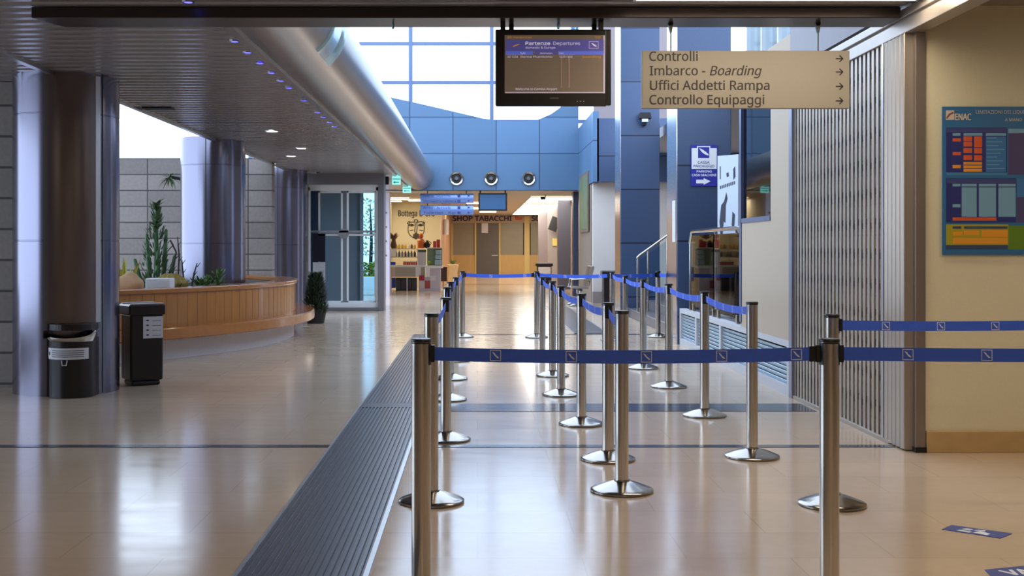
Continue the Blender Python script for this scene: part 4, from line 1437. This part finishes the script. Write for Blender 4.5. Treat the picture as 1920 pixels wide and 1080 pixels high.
# ------------------------------------------------------------------ waste bins
# half round bin fixed to the first column
cx, cy = -3.85, 11.0
bx, by = -3.655, 10.62
def d_outline(r, grow=0.0):
    pts = []
    for k in range(21):
        a = R(180 + 9 * k)
        pts.append((bx + (r + grow) * math.cos(a), by - .03 + (r + grow) * 1.0 * math.sin(a)))
    # back follows the column face
    xs0, xs1 = bx + r + grow, bx - r - grow
    for k in range(9):
        x = xs0 + (xs1 - xs0) * k / 8
        pts.append((x, cy - math.sqrt(.492 ** 2 - (x - cx) ** 2)))
    return pts
t = thing('column_bin', 'dark half round waste bin with chrome lip fixed to the front column', 'waste bin', (bx, by, 0))
MB().prism(d_outline(.2), 0.004, .53, 'xy').build('body', m_bin, t, smooth=40)
b = MB()
fr = [(bx + .2 * math.cos(R(180 + 9 * k)), by - .03 + .2 * math.sin(R(180 + 9 * k))) for k in range(21)]
bm = b.bm
rws = [[bm.verts.new((bx + (x - bx) * s, by - .03 + (y - by + .03) * s, z + zz * abs((k - 10) / 10) ** 2)) for k, (x, y) in enumerate(fr)] for s, z, zz in ((1.0, .50, 0), (1.10, .515, .05), (1.12, .535, .05), (1.02, .545, .05), (.9, .545, .05))]
for a, e in zip(rws, rws[1:]):
    for k in range(20):
        bm.faces.new((a[k], a[k + 1], e[k + 1], e[k]))
b.build('chrome_lip', m_chrome, t, smooth=50)
MB().prism(d_outline(.198), .60, .655, 'xy').build('top_cover', m_bin, t, bevel=.006)
b = MB()
for x in (bx - .19, bx + .185):
    yb_ = cy - math.sqrt(.492 ** 2 - (x - cx) ** 2)
    b.box(x, x + .006, min(yb_ - .12, yb_ - .01), yb_, .53, .60)
b.build('side_cheeks', m_bin, t)
def arc_strip(mb, c, r, a0, a1, z0, z1, n=14):
    return arc_plate(mb, c[0], c[1], r, r + .002, a0, a1, z0, z1, n)
lab = arc_strip(MB(), (bx, by - .03), .2005, R(205), R(332), .345, .445).build('paper_label', m_label, t, smooth=40)
b = MB()
for k in range(4):
    arc_plate(b, bx, by - .03, .2026, .2031, R(232), R(318), .365 + k * .018, .372 + k * .018, 10)
arc_plate(b, bx, by - .03, .2026, .2031, R(211), R(222), .38, .41, 4)
b.build('label_print', m_ink, lab)
b = MB().path([(bx - .025, by - .237, .338), (bx - .018, by - .24, .295), (bx + .018, by - .24, .295), (bx + .025, by - .237, .338)], .005, 6)
b.build('pull_ring', m_label, t)
# free standing bin
def tall_bin(loc, rz, label, w=.44, h=.80, lw=.03, paper=(True,), group=None, printed=True):
    t = thing('waste_bin', label, 'waste bin', (0, 0, 0), group)
    b = MB().box(-w / 2, w / 2, -w / 2, w / 2, .05, h - .10).box(-w / 2 + .02, w / 2 - .02, -w / 2 + .02, w / 2 - .02, 0, .05)
    b.build('body', m_bin, t, bevel=.02)
    MB().box(-w / 2 - lw, w / 2 + lw, -w / 2 - lw, w / 2 + lw, h - .115, h - .012).build('lid', m_bin, t, bevel=.015)
    b = MB()
    b.box(-w / 2 - lw + .02, w / 2 + lw - .02, -w / 2 - lw + .02, -w / 2 + .05, h - .012, h).box(-w / 2 - lw + .02, w / 2 + lw - .02, w / 2 - .05, w / 2 + lw - .02, h - .012, h)
    b.build('lid_plate', m_alu, t)
    if paper[0]:
        x0, x1, z0, z1 = paper[1] if len(paper) > 1 else (-.02, .20, .47, .67)
        lab = MB().box(x0, x1, -w / 2 - .003, -w / 2 + .001, z0, z1).build('paper_label', m_label, t)
        if printed:
            b = MB()
            for k in range(4):
                zz = z0 + .025 + k * (z1 - z0 - .04) / 3.6
                b.box(x0 + .03, x0 + .055, -w / 2 - .0036, -w / 2 - .002, zz, zz + .014)
                b.box(x0 + .085, x1 - .02, -w / 2 - .0036, -w / 2 - .002, zz, zz + .004)
            b.build('label_print', m_ink, lab)
    t.location = loc
    t.rotation_euler = (0, 0, rz)
    return t
tall_bin((-3.285, 11.5, 0), R(33), 'dark free standing bin with white notice beside the front column', .32, .80, .018, (True, (-.04, .155, .46, .67)))
tall_bin((2.39, 42.0, 0), 0, 'far dark bin with white notice before the grey columns', .5, .80, .05, (True, (-.22, .22, .42, .66)), printed=False)
tall_bin((3.16, 27.7, 0), 0, 'dark lidded bin standing against the white wall panel', .40, .80, .035, (False,))

# ------------------------------------------------------------------ perforated metal bench
t = thing('metal_bench', 'perforated metal bench seat by the right end wall', 'bench', (2.35, 27.5, 0))
m_perf = panel_mat('perforated_metal', (34, 25, 23), (130, 120, 112), .05, .05, 'yz', (0, 0), .0035, .4, .1, 30)
m_perfh = panel_mat('perforated_metal_seat', (34, 25, 23), (130, 120, 112), .05, .05, 'xy', (0, 0), .0035, .4, .1, 30)
for k in range(2):
    y = 26.6 + k * .62
    b = MB().prism([(2.12, .43), (2.16, .415), (2.50, .40), (2.54, .43), (2.50, .43), (2.17, .445)], y, y + .56, 'xz')
    b.build('seat', m_perfh, t, bevel=.004)
    b = MB().prism([(2.50, .46), (2.54, .47), (2.66, .90), (2.63, .93), (2.60, .91)], y, y + .56, 'xz')
    b.build('backrest', m_perf, t, bevel=.004)
    b = MB().path([(2.12, y - .01, .44), (2.14, y - .01, .62), (2.5, y - .01, .64), (2.55, y - .01, .56)], .015, 8)
    b.build('armrest', m_chrome, t, smooth=50)
MB().box(2.32, 2.38, 26.55, 27.85, .36, .40).build('beam', m_matblack, t, bevel=.005)
for y in (26.75, 27.55):
    b = MB().path([(2.12, y, .02), (2.34, y, .08), (2.35, y, .37)], [.016, .02, .022], 8)
    b.path([(2.58, y, .02), (2.36, y, .08)], [.016, .02], 8)
    b.box(2.09, 2.61, y - .02, y + .02, 0, .02)
    b.build('leg', m_alu, t, smooth=50)

# ------------------------------------------------------------------ right side: rails, standee, rack, signs
# stair handrail
t = thing('stair_handrail', 'slanted steel handrail with glass panel beside the steps', 'handrail', (3.2, 21.6, .165))
b = MB().path([(2.94, 21.6, 1.15), (2.99, 21.6, 1.20), (3.50, 21.6, 1.57), (3.62, 21.6, 1.6)], .022, 10)
b.build('rail', m_chrome, t, smooth=50)
for x, z0, z1 in ((2.95, .168, 1.16), (3.14, .168, 1.30), (3.49, .33, 1.55)):
    MB().bar((x, 21.6, z0), (x, 21.6, z1), .017, 10).build('post', m_chrome, t, smooth=50)
MB().prism([(2.98, .42), (3.47, .60), (3.47, 1.46), (2.98, 1.10)], 21.595, 21.605, 'xz').build('glass_pane', m_clear, t)
t = thing('stair_handrail', 'low slanted steel rail before the steps, nearer than the glass one', 'handrail', (3.1, 17.6, 0))
b = MB().path([(2.86, 17.7, .40), (2.90, 17.7, .52), (3.35, 17.7, .86)], .02, 10)
b.build('rail', m_chrome, t, smooth=50)
MB().bar((2.87, 17.7, 0), (2.87, 17.7, .46), .016, 10).build('post', m_chrome, t, smooth=50)
MB().bar((3.30, 17.7, .328), (3.30, 17.7, .83), .016, 10).build('post', m_chrome, t, smooth=50)
# glass balustrade on the louvred plinth
t = thing('glass_balustrade', 'glass balustrade with steel top rail above the louvred plinth', 'balustrade', (2.86, 14.0, .5))
b = MB().path([(2.86, 15.75, 1.40), (2.86, 15.60, 1.555), (2.86, 12.52, 1.555)], .025, 10)
b.build('top_rail', m_chrome, t, smooth=50)
MB().bar((2.86, 15.74, .5), (2.86, 15.74, 1.42), .02, 10).build('post', m_chrome, t, smooth=50)
for y0, y1 in ((14.2, 15.7), (12.55, 14.15)):
    MB().box(2.855, 2.867, y0, y1, .56, 1.50).build('glass_pane', m_clear, t)
for y in (15.5, 14.5, 14.2, 13.9, 12.9):
    MB().box(2.845, 2.877, y - .035, y + .035, .5, .60).build('glass_clamp', m_chrome, t, bevel=.005)
for y in (14.17, 13.0):
    b = MB().path([(2.865, y, 1.53), (2.90, y, 1.44), (2.90, y, .5)], .014, 8)
    b.build('bracket_post', m_chrome, t, smooth=50)
# white standee
t = thing('standee_board', 'tall white advertising board with dark figures beside the blue pillar', 'advertising board', (3.08, 14.4, .48))
M = Matrix.Translation((3.07, 14.35, 0)) @ Matrix.Rotation(R(-52), 4, 'Z')
MB().box(-.16, .16, -.012, .012, .50, 2.47, M).build('board', mat('pale_blue_white_board', (206, 218, 232), .4), t)
MB().box(-.17, .17, -.09, .09, .48, .51, M).build('foot', m_alu, t)
b = MB()
rnd = random.Random(4)
for poly in ([(-.17, 1.15), (-.12, 1.1), (-.09, 1.3), (-.05, 1.28), (-.04, 1.5), (.0, 1.58), (-.03, 1.66), (-.08, 1.55), (-.15, 1.5), (-.19, 1.3)], [(.09, 1.25), (.15, 1.22), (.17, 1.38), (.11, 1.42)], [(-.08, 1.02), (-.02, .98), (.0, 1.06), (-.06, 1.1)], [(.05, .94), (.12, .9), (.14, 1.0), (.07, 1.04)], [(-.18, 2.18), (-.16, 2.18), (-.16, 2.34), (-.18, 2.34)], [(.13, 2.16), (.18, 2.2), (.17, 2.33), (.13, 2.3)], [(-.02, 2.20), (.03, 2.21), (.02, 2.26), (-.03, 2.25)]):
    vs0 = [M @ Vector((u * .68, -.0135, v + (.36 if v < 1.7 else 0))) for u, v in poly]
    b.quad(vs0)
for k in range(9):
    u = -.12 + k * .027
    b.quad([M @ Vector((u, -.0135, 2.06 + .006 * k)), M @ Vector((u + .018, -.0135, 2.06 + .006 * k)), M @ Vector((u + .018, -.0135, 2.10 + .006 * k)), M @ Vector((u, -.0135, 2.10 + .006 * k))])
b.build('dark_print', mat('standee_ink', (52, 56, 72), .5), t)
# shop rack with goods behind the balustrade
t = thing('shop_rack', 'low shop rack behind the glass balustrade', 'rack', (3.5, 15.4, .48))
b = MB()
for x in (3.10, 4.05):
    b.box(x, x + .03, 15.2, 15.65, .48, 1.42)
for z in (.52, .78, 1.04, 1.30):
    b.box(3.10, 4.08, 15.2, 15.65, z, z + .025)
b.box(3.10, 4.08, 15.63, 15.65, .48, 1.42)
b.build('frame', mat('rack_brown', (120, 84, 70), .5), t)
rc = [mat('goods_red', (178, 74, 60), .5), mat('goods_cream', (214, 200, 170), .5), mat('goods_blue', (70, 106, 170), .5), mat('goods_violet', (160, 140, 176), .5), mat('goods_brown', (110, 70, 54), .5)]
names = ['red', 'cream', 'blue', 'lilac', 'brown']
levels = ['lowest', 'second', 'third', 'top']
rnd = random.Random(15)
for li, z in enumerate((.545, .805, 1.065, 1.325)):
    x = 3.14
    k = 0
    while x < 3.9:
        w = rnd.uniform(.12, .17)
        h = rnd.uniform(.10, .19)
        c = rnd.randrange(5)
        o = MB().box(x, x + w, 15.25, 15.25 + rnd.uniform(.12, .25), z, z + h).build('goods_box', rc[c], bevel=.008)
        tag(o, '%s box, %s from the left on the %s shelf of the rack' % (names[c], nth[k], levels[li]), 'box', 'boxes on the shop rack')
        x += w + .025
        k += 1
# parking cash sign on the pillar
YPL = 16.262
a, e = at(1295, 349, YPL), at(1345.5, 272, YPL)
t = thing('parking_sign', 'blue and white parking cash desk sign with arrow on the blue pillar', 'sign', ((a.x + e.x) / 2, YPL, a.z))
sb = MB().box(a.x, e.x, YPL - .012, YPL + .004, a.z, e.z).build('sign_board', mat('sign_navy', (38, 40, 150), .4), t)
def px2(px, py): 
    q = at(px, py, YPL)
    return q.x, q.z
def prect(nm, x0, x1, y0, y1, m_, d=.0135):
    p, q = px2(x0, y1), px2(x1, y0)
    return MB().box(p[0], q[0], YPL - d, YPL - .0115, p[1], q[1]).build(nm, m_, sb)
prect('white_field', 1296.5, 1343.5, 278, 317, m_white)
prect('logo_frame', 1306.5, 1331.5, 274, 298, m_white, .0145)
prect('logo_field', 1308.5, 1329.5, 276, 296.5, MATS['sign_navy'], .0155)
b = MB().prism([px2(1310.5, 278), px2(1316, 280), px2(1322, 284), px2(1328, 289), px2(1328, 292), px2(1321, 289.5), px2(1315, 285)], YPL - .0165, YPL - .0154, 'xz')
b.build('feather_logo', m_white, sb)
def ptext(s, x0, x1, yb, hp, m_, d=.0142):
    p, q = px2(x0, yb), px2(x1, yb)
    return text(s, p[0], YPL - d, p[1], q[0] - p[0], hp * YPL / F, m_, sb, depth=.0006, bold=.001)
ptext('CASSA', 1308, 1330, 307, 4.6, m_navy)
ptext('PARCHEGGIO', 1300, 1339, 314, 4.6, m_navy)
ptext('PARKING', 1306, 1334, 323.5, 4.2, m_white, .0132)
ptext('CASH MACHINE', 1297, 1343, 330.5, 4.2, m_white, .0132)
b = MB().prism([px2(1305, 344), px2(1305, 337), px2(1319, 337), px2(1319, 334), px2(1332, 340), px2(1319, 346.5), px2(1319, 344)], YPL - .0145, YPL - .0115, 'xz')
b.build('arrow', m_white, sb)
# white strip notice on the pillar flank
o = MB().box(2.757, 2.762, 16.35, 16.6, 1.42, 2.0).build('strip_notice', m_label)
tag(o, 'narrow white paper strip stuck to the bright flank of the near blue pillar', 'notice')
# flood light on the far pillar
p = at(1208, 222, 22.8)
t = thing('flood_light', 'small dark flood light fixed on the farther blue pillar', 'flood light', p)
MB().prism([(p.x - .12, p.z - .02), (p.x + .12, p.z - .02), (p.x + .10, p.z + .10), (p.x - .10, p.z + .10)], 22.62, 22.82, 'xz').build('housing', m_matblack, t, bevel=.01)
MB().box(p.x - .07, p.x + .05, 22.60, 22.64, p.z - .09, p.z - .03).build('lens', m_label, t, bevel=.004)
MB().box(p.x - .03, p.x + .03, 22.7, 22.90, p.z - .14, p.z - .02).build('bracket', m_matblack, t)
# tall poster on the right end wall
t = thing('wall_banner', 'tall green framed banner on the right end wall under the blue wall', 'banner', (2.74, 30.2, 1.74))
MB().box(2.735, 2.762, 29.0, 31.5, 1.74, 3.25).build('frame', mat('banner_frame', (108, 92, 84), .5), t)
MB().box(2.728, 2.736, 29.12, 31.4, 1.82, 3.17).build('picture', mat('banner_green', (96, 112, 84), .6, var=.4, nscale=2.5), t)

# ------------------------------------------------------------------ food counter at the end
YC = 36.6
def cp(px, py, Y=YC): return at(px, py, Y)
def cbox(px0, px1, py0, py1, Y, d, name, m_, parent=None, bevel=.006):
    a, e = at(px0, py1, Y), at(px1, py0, Y)
    return MB().box(a.x, e.x, Y, Y + d, max(0, a.z), e.z).build(name, m_, parent, bevel=bevel)
m_cloth = mat('grey_table_cloth', (176, 174, 172), .8, var=.06)
t = thing('counter_table', 'long counter table with grey cloth front at the food shop', 'table', (-2.1, 36.9, 0))
cbox(729, 800, 497, 501, YC, .7, 'tabletop', m_white, t)
cbox(741, 797, 501, 519, YC - .02, .02, 'cloth', m_cloth, t)
cbox(728, 741, 501, 519, YC - .02, .02, 'cloth', mat('beige_cloth', (206, 196, 176), .8), t)
for px in (732, 762, 793):
    for yy in (YC + .03, YC + .62):
        q = cp(px, 500, yy)
        MB().box(q.x, q.x + .04, yy, yy + .04, 0, .74).build('leg', m_alu, t)
o = cbox(779, 789, 499, 519, YC - .035, .012, 'paper_sheet', m_white, bevel=0)
tag(o, 'left of two white sheets hanging on the grey counter cloth', 'paper', 'white sheets on the counter')
o = cbox(798, 806, 498, 519, 36.13, .012, 'paper_sheet', m_white, bevel=0)
tag(o, 'right of two white sheets hanging on the grey counter cloth', 'paper', 'white sheets on the counter')
t = thing('pale_counter', 'pale lilac counter unit at the right end of the food shop', 'counter', (-1.4, 36.5, 0))
cbox(804, 826, 503, 548, 36.2, .36, 'body', mat('lilac_counter', (196, 192, 206), .5), t)
cbox(785, 803.8, 519.5, 548, 36.2, .36, 'side_body', MATS['lilac_counter'], t)
cbox(802, 830, 498, 503, 36.15, .42, 'top', m_white, t)
for (x0, x1, y0, y1), c, lb in (((786, 796, 516, 526), (170, 34, 50), 'red square poster on the counter foot'), ((796.5, 806.5, 526, 541), (164, 74, 58), 'red brown poster on the counter foot'), ((787, 796, 527, 541), (206, 200, 206), 'pale printed poster under the red square one'), ((807, 817, 517, 526), (216, 212, 222), 'white printed poster on the lilac counter')):
    o = cbox(x0, x1, y0, y1, 36.185, .018, 'counter_poster', mat('poster_%d_%d' % (c[0], c[1]), c, .5), bevel=0)
    tag(o, lb, 'poster', 'posters along the counter')
t = thing('crate', 'bright blue plastic crate under the left end of the counter', 'crate', (-2.7, 36.8, 0))
cbox(726, 740, 521, 540, 36.7, .5, 'body', mat('crate_blue', (34, 80, 190), .4), t)
b = MB()
for k in range(4):
    a, e = at(728 + k * 3, 537, 36.69), at(729 + k * 3, 524, 36.69)
    b.box(a.x, e.x, 36.685, 36.70, a.z, e.z)
b.build('ribs', mat('crate_dark', (22, 50, 130), .5), t)
for k, px in enumerate((742, 752, 762, 772)):
    t = thing('crate', '%s black plastic crate under the counter from the blue one' % nth[k], 'crate', at(px + 4, 545, 36.8), 'black crates under the counter')
    cbox(px, px + 9, 521, 545, 36.8, .4, 'body', mat('crate_black', (54, 54, 66), .5), t)
    b = MB()
    for j in range(3):
        a, e = at(px + 1.5 + j * 2.5, 542, 36.79), at(px + 2.5 + j * 2.5, 524, 36.79)
        b.box(a.x, e.x, 36.785, 36.80, a.z, e.z)
    b.build('ribs', mat('crate_grey', (100, 100, 112), .5), t)
# glass show cases and goods on the counter
t = thing('goods_shelf', 'two tier open shelf of goods on the food counter', 'shelf', (-2.0, 37.0, .76))
cbox(731, 783, 466, 467.5, YC + .1, .45, 'upper_board', m_whitepanel, t, 0)
cbox(731, 783, 481.5, 483, YC + .1, .45, 'lower_board', m_whitepanel, t, 0)
for px in (731, 782):
    cbox(px, px + 1.2, 466, 497, YC + .1, .45, 'side_panel', m_whitepanel, t, 0)
def bottle(px, pybase, Y, h, r, colr, label, group):
    q = at(px, pybase, Y)
    t = thing('bottle', label, 'bottle', q, group)
    MB().lathe([(0, 0), (r, 0), (r, h * .62), (r * .4, h * .78), (r * .35, h * .94), (0, h * .94)], q, 12).build('body', mat('bottle_%d_%d_%d' % colr, colr, .25), t, smooth=40)
    MB().lathe([(0, h * .9), (r * .42, h * .9), (r * .42, h), (0, h)], q, 10).build('cap', m_label, t, smooth=40)
tiers = [('upper shelf', 466, .16, [(214, 176, 40), (206, 170, 60), (222, 188, 52), (196, 160, 40), (214, 176, 40), (230, 216, 190), (120, 84, 60), (206, 170, 60)], 'yellow bottle'), ('lower shelf', 481.5, .2, [(120, 150, 150), (150, 110, 110), (120, 150, 150), (180, 176, 170), (146, 100, 120), (110, 130, 120), (160, 160, 150), (90, 80, 90)], 'grey green bottle')]
for nm, pb, h, cols, kind in tiers:
    for k, c in enumerate(cols):
        bottle(737 + k * 5.8, pb, YC + .3, h, .038, c, 'small bottle, %s from the left on the %s of the food counter' % (ords[k], nm), 'bottles on the ' + nm)
for k in range(8):
    q = at(757.5 + k * 3.4, 497, YC + .12)
    t = thing('jar', 'small red jar, %s from the left on the counter top' % ords[k], 'jar', q, 'red jars on the counter')
    MB().lathe([(0, 0), (.024, 0), (.026, .01), (.026, .09), (.02, .1), (0, .1)], q, 12).build('glass', mat('jar_red', (190, 52, 52), .3), t, smooth=40)
    MB().lathe([(0, .1), (.023, .1), (.023, .125), (0, .125)], q, 12).build('lid', m_label, t)
o = cbox(783.5, 799, 473, 497, YC + .02, .03, 'price_board', mat('pale_price_board', (214, 214, 226), .5))
tag(o, 'tall white price board standing on the food counter', 'board')
o = cbox(783.5, 799, 468, 473, YC + .02, .05, 'scale_display', mat('teal_grey', (80, 104, 112), .4))
tag(o, 'grey green scale display above the white price board', 'scale')
o = cbox(731, 743, 467.5, 481, YC + .06, .03, 'white_card', m_white, bevel=0)
tag(o, 'white card leaning on the left of the goods shelf', 'card')
o = cbox(727, 741, 491, 497, YC + .05, .25, 'blue_tray', MATS['crate_blue'])
tag(o, 'low blue tray on the left end of the food counter', 'tray')
t = thing('show_case', 'glass show case with pale green contents on the right counter', 'show case', (-1.5, 36.5, .8))
cbox(801, 829, 464, 466, 36.2, .36, 'top_board', m_whitepanel, t, 0)
cbox(801, 829, 466, 498, 36.2, .01, 'glass_pane', m_clear, t, 0)
cbox(801, 829, 466, 498, 36.54, .02, 'back_board', mat('pale_green_board', (168, 178, 150), .6), t, 0)
for k, (y0, y1) in enumerate(((469, 477), (478, 486), (487, 496.5))):
    o = cbox(817 - k * .8, 827, y0, y1, 36.3, .2, 'white_box', m_white)
    tag(o, 'white carton in the right show case, %s of three stacked' % ('top', 'middle', 'bottom')[k], 'carton', 'stacked cartons in the show case')
b = MB()
q = at(806, 496, 36.4)
b.blob(q + Vector((0, 0, .05)), .06, .05, .06, 3, .15, 2)
o = b.build('lime_fruit', mat('fruit_green', (190, 196, 60), .5), smooth=60)
tag(o, 'yellow green fruit lying in the right show case', 'fruit')
# orange figurine, dark gourd, red goods, brown vase
q = at(789.5, 465.5, YC + .15)
t = thing('orange_figurine', 'orange bust shaped figurine standing on the food counter', 'figurine', q)
MB().lathe([(0, 0), (.115, 0), (.11, .12), (.125, .22), (.09, .27), (.05, .29), (0, .29)], q, 20).build('torso', mat('orange_glaze', (214, 108, 40), .45, var=.15), t, smooth=50)
MB().lathe([(0, .29), (.075, .29), (.075, .31), (0, .31)], q, 20).build('collar', m_label, t, smooth=40)
MB().blob(q + Vector((0, 0, .39)), .075, .075, .09, 2, .05, 3).build('head', MATS['orange_glaze'], t, smooth=60)
q = at(801, 465.5, YC + .12)
t = thing('dark_jug', 'round dark jug right of the orange figurine', 'jug', q)
MB().lathe([(0, 0), (.05, 0), (.09, .06), (.095, .12), (.06, .19), (.03, .22), (.035, .25), (0, .25)], q, 20).build('body', m_matblack, t, smooth=50)
MB().path([q + Vector((.09, 0, .1)), q + Vector((.13, 0, .16)), q + Vector((.04, 0, .23))], .012, 6).build('handle', m_matblack, t, smooth=50)
q = at(738, 466.5, YC + .3)
t = thing('brown_vase', 'brown bushy dried flower vase at the left of the goods shelf', 'vase', q)
MB().lathe([(0, 0), (.07, 0), (.1, .12), (.06, .26), (.07, .3), (0, .3)], q, 16).build('pot', mat('vase_brown', (86, 62, 46), .6), t, smooth=50)
rnd = random.Random(8)
b = MB()
for k in range(90):
    a = rnd.uniform(0, 2 * PI)
    b.leaf(q + Vector((0, 0, .28)), (math.cos(a) * .7, math.sin(a) * .7, rnd.uniform(.3, 1.4)), rnd.uniform(.14, .30), .05)
b.build('dried_flowers', mat('dry_brown', (104, 74, 56), .7, var=.3), t)
for k, (x0, x1, y0, y1) in enumerate(((812, 818, 452, 464), (818.5, 825, 449, 464))):
    o = cbox(x0, x1, y0, y1, 36.3, .1, 'red_packet', mat('packet_red', (190, 50, 60), .5))
    tag(o, '%s of two red packets standing on the right show case' % ('left', 'right')[k], 'packet', 'red packets on the show case')
t = thing('brown_bin', 'small dark brown bin right of the lilac counter', 'waste bin', at(831, 528, 37.5))
cbox(825.5, 838, 503, 527.5, 37.3, .22, 'body', mat('bin_brown', (72, 50, 42), .5), t)
cbox(825, 838.5, 501, 503, 37.28, .26, 'lid', mat('bin_brown_lid', (60, 40, 36), .5), t)
bz = at(831, 527.5, 37.3).z
MB().lathe([(.0, 0), (.09, 0), (.05, .02), (.02, .04), (.02, bz), (0, bz)], (at(831, 528, 37.3).x, 37.41, 0), 14).build('stand', m_alu, t, smooth=40)
p = Vector(((849 - VX) * 40.0 / F, 40.0, 0))
t = thing('paper_sack', 'beige paper sack of greenery at the end of the food shop', 'sack', p)
b = MB().lathe([(0, 0), (.13, 0), (.17, .15), (.15, .5), (.2, .75), (.17, .78), (0, .7)], p, 18)
b.build('bag', mat('paper_beige', (206, 182, 146), .8, var=.1), t, smooth=50)
b = MB()
for k in range(60):
    a = rnd.uniform(0, 2 * PI)
    b.leaf(p + Vector((0, 0, .72)), (math.cos(a) * .6, math.sin(a) * .6, 1), rnd.uniform(.12, .28), .05)
b.build('greenery', m_leaf, t)
o = MB().lathe([(0, 0), (.1, 0), (.1, .5), (.08, .55), (0, .55)], at(843, 440, 42.0), 20).build('wall_lamp', mat('frosted_lamp', (206, 202, 204), .4), smooth=40)
tag(o, 'grey frosted cylinder lamp on the wooden side wall of the food shop', 'lamp')
o.location.x = -1.13
# shop name and drawn face on the cream wall
YG = 39.99
def gx(px): return (px - VX) * YG / F
def gz(py): return EYE + (VY - py) * YG / F
m_gink = mat('shop_ink', (58, 46, 34), .6)
t = thing('wall_lettering', 'dark shop name lettering above the drawn face on the cream wall', 'lettering', (gx(785), YG, gz(405)))
text('Bottega', gx(747), YG - .002, gz(405.5), gx(782) - gx(747), .20, m_gink, t, depth=.004, bold=.006)
text("D'oro", gx(787), YG - .002, gz(405.5), gx(815) - gx(787), .20, m_gink, t, depth=.004, bold=.006)
def fz(x, y):   # coordinates of the 9x enlargement of that wall
    return (gx(710 + x / 9), gz(340 + y / 9))
t = thing('wall_emblem', 'dark line drawing of a bearded face with curls on the cream wall', 'emblem', (gx(780), YG, gz(448)))
L = []
L.append([fz(*q) for q in ((495, 690), (485, 715), (510, 725), (525, 695), (505, 680), (550, 690), (610, 685), (600, 655), (630, 645), (660, 660), (650, 690), (720, 680), (760, 690), (745, 715), (770, 725), (780, 700), (760, 685))])
L.append([fz(*q) for q in ((500, 740), (495, 800), (500, 860), (530, 910), (580, 950), (625, 970), (680, 950), (740, 905), (765, 850), (770, 790), (768, 740))])
L.append([fz(*q) for q in ((615, 690), (618, 760), (605, 850), (640, 865), (650, 780), (640, 690))])
L.append([fz(*q) for q in ((510, 740), (550, 720), (600, 740), (560, 755), (515, 745))])
L.append([fz(*q) for q in ((665, 740), (705, 720), (755, 740), (710, 755), (668, 745))])
L.append([fz(*q) for q in ((530, 830), (580, 822))])
L.append([fz(*q) for q in ((690, 822), (745, 828))])
b = MB().strokes(L, .028, YG, .004)
b.build('line_drawing', m_gink, t)
b = MB().prism([fz(*q) for q in ((585, 890), (630, 870), (690, 890), (680, 940), (628, 985), (580, 940))], YG - .005, YG, 'xz')
for c in ((562, 738), (708, 738)):
    b.prism([fz(c[0] + 22 * math.cos(k), c[1] + 14 * math.sin(k)) for k in [i * PI / 6 for i in range(12)]], YG - .005, YG, 'xz')
b.build('dark_beard', m_gink, t)
# far details by the grey columns
t = thing('wall_television', 'black tilted television on the far grey column', 'television', at(1039, 430, 43.8))
p = at(1039, 420, 43.7)
M = Matrix.Translation(p) @ Matrix.Rotation(R(20), 4, 'Y') @ Matrix.Rotation(R(-8), 4, 'X')
MB().box(-.16, .16, -.05, .05, -.26, .26, M).build('housing', m_black, t, bevel=.01)
MB().bar(p + Vector((.12, .05, .15)), p + Vector((.15, .32, .2)), .02, 8).build('bracket', m_black, t)
o = cbox(1036, 1045.5, 447, 461, 43.95, .03, 'yellow_notice', mat('notice_yellow', (236, 214, 120), .5), bevel=0)
tag(o, 'white and yellow notice on the far light grey column', 'notice')
p = at(1019, 371, 34.5)
t = thing('ceiling_camera', 'small black camera under the end ceiling before the fluorescent bays', 'camera', p)
MB().box(p.x - .09, p.x + .06, 34.4, 34.6, p.z - .05, p.z + .03, None).build('housing', m_black, t, bevel=.01)
MB().bar((p.x + .04, 34.5, p.z), (p.x + .07, 34.5, 2.9), .012, 8).build('bracket', m_black, t)
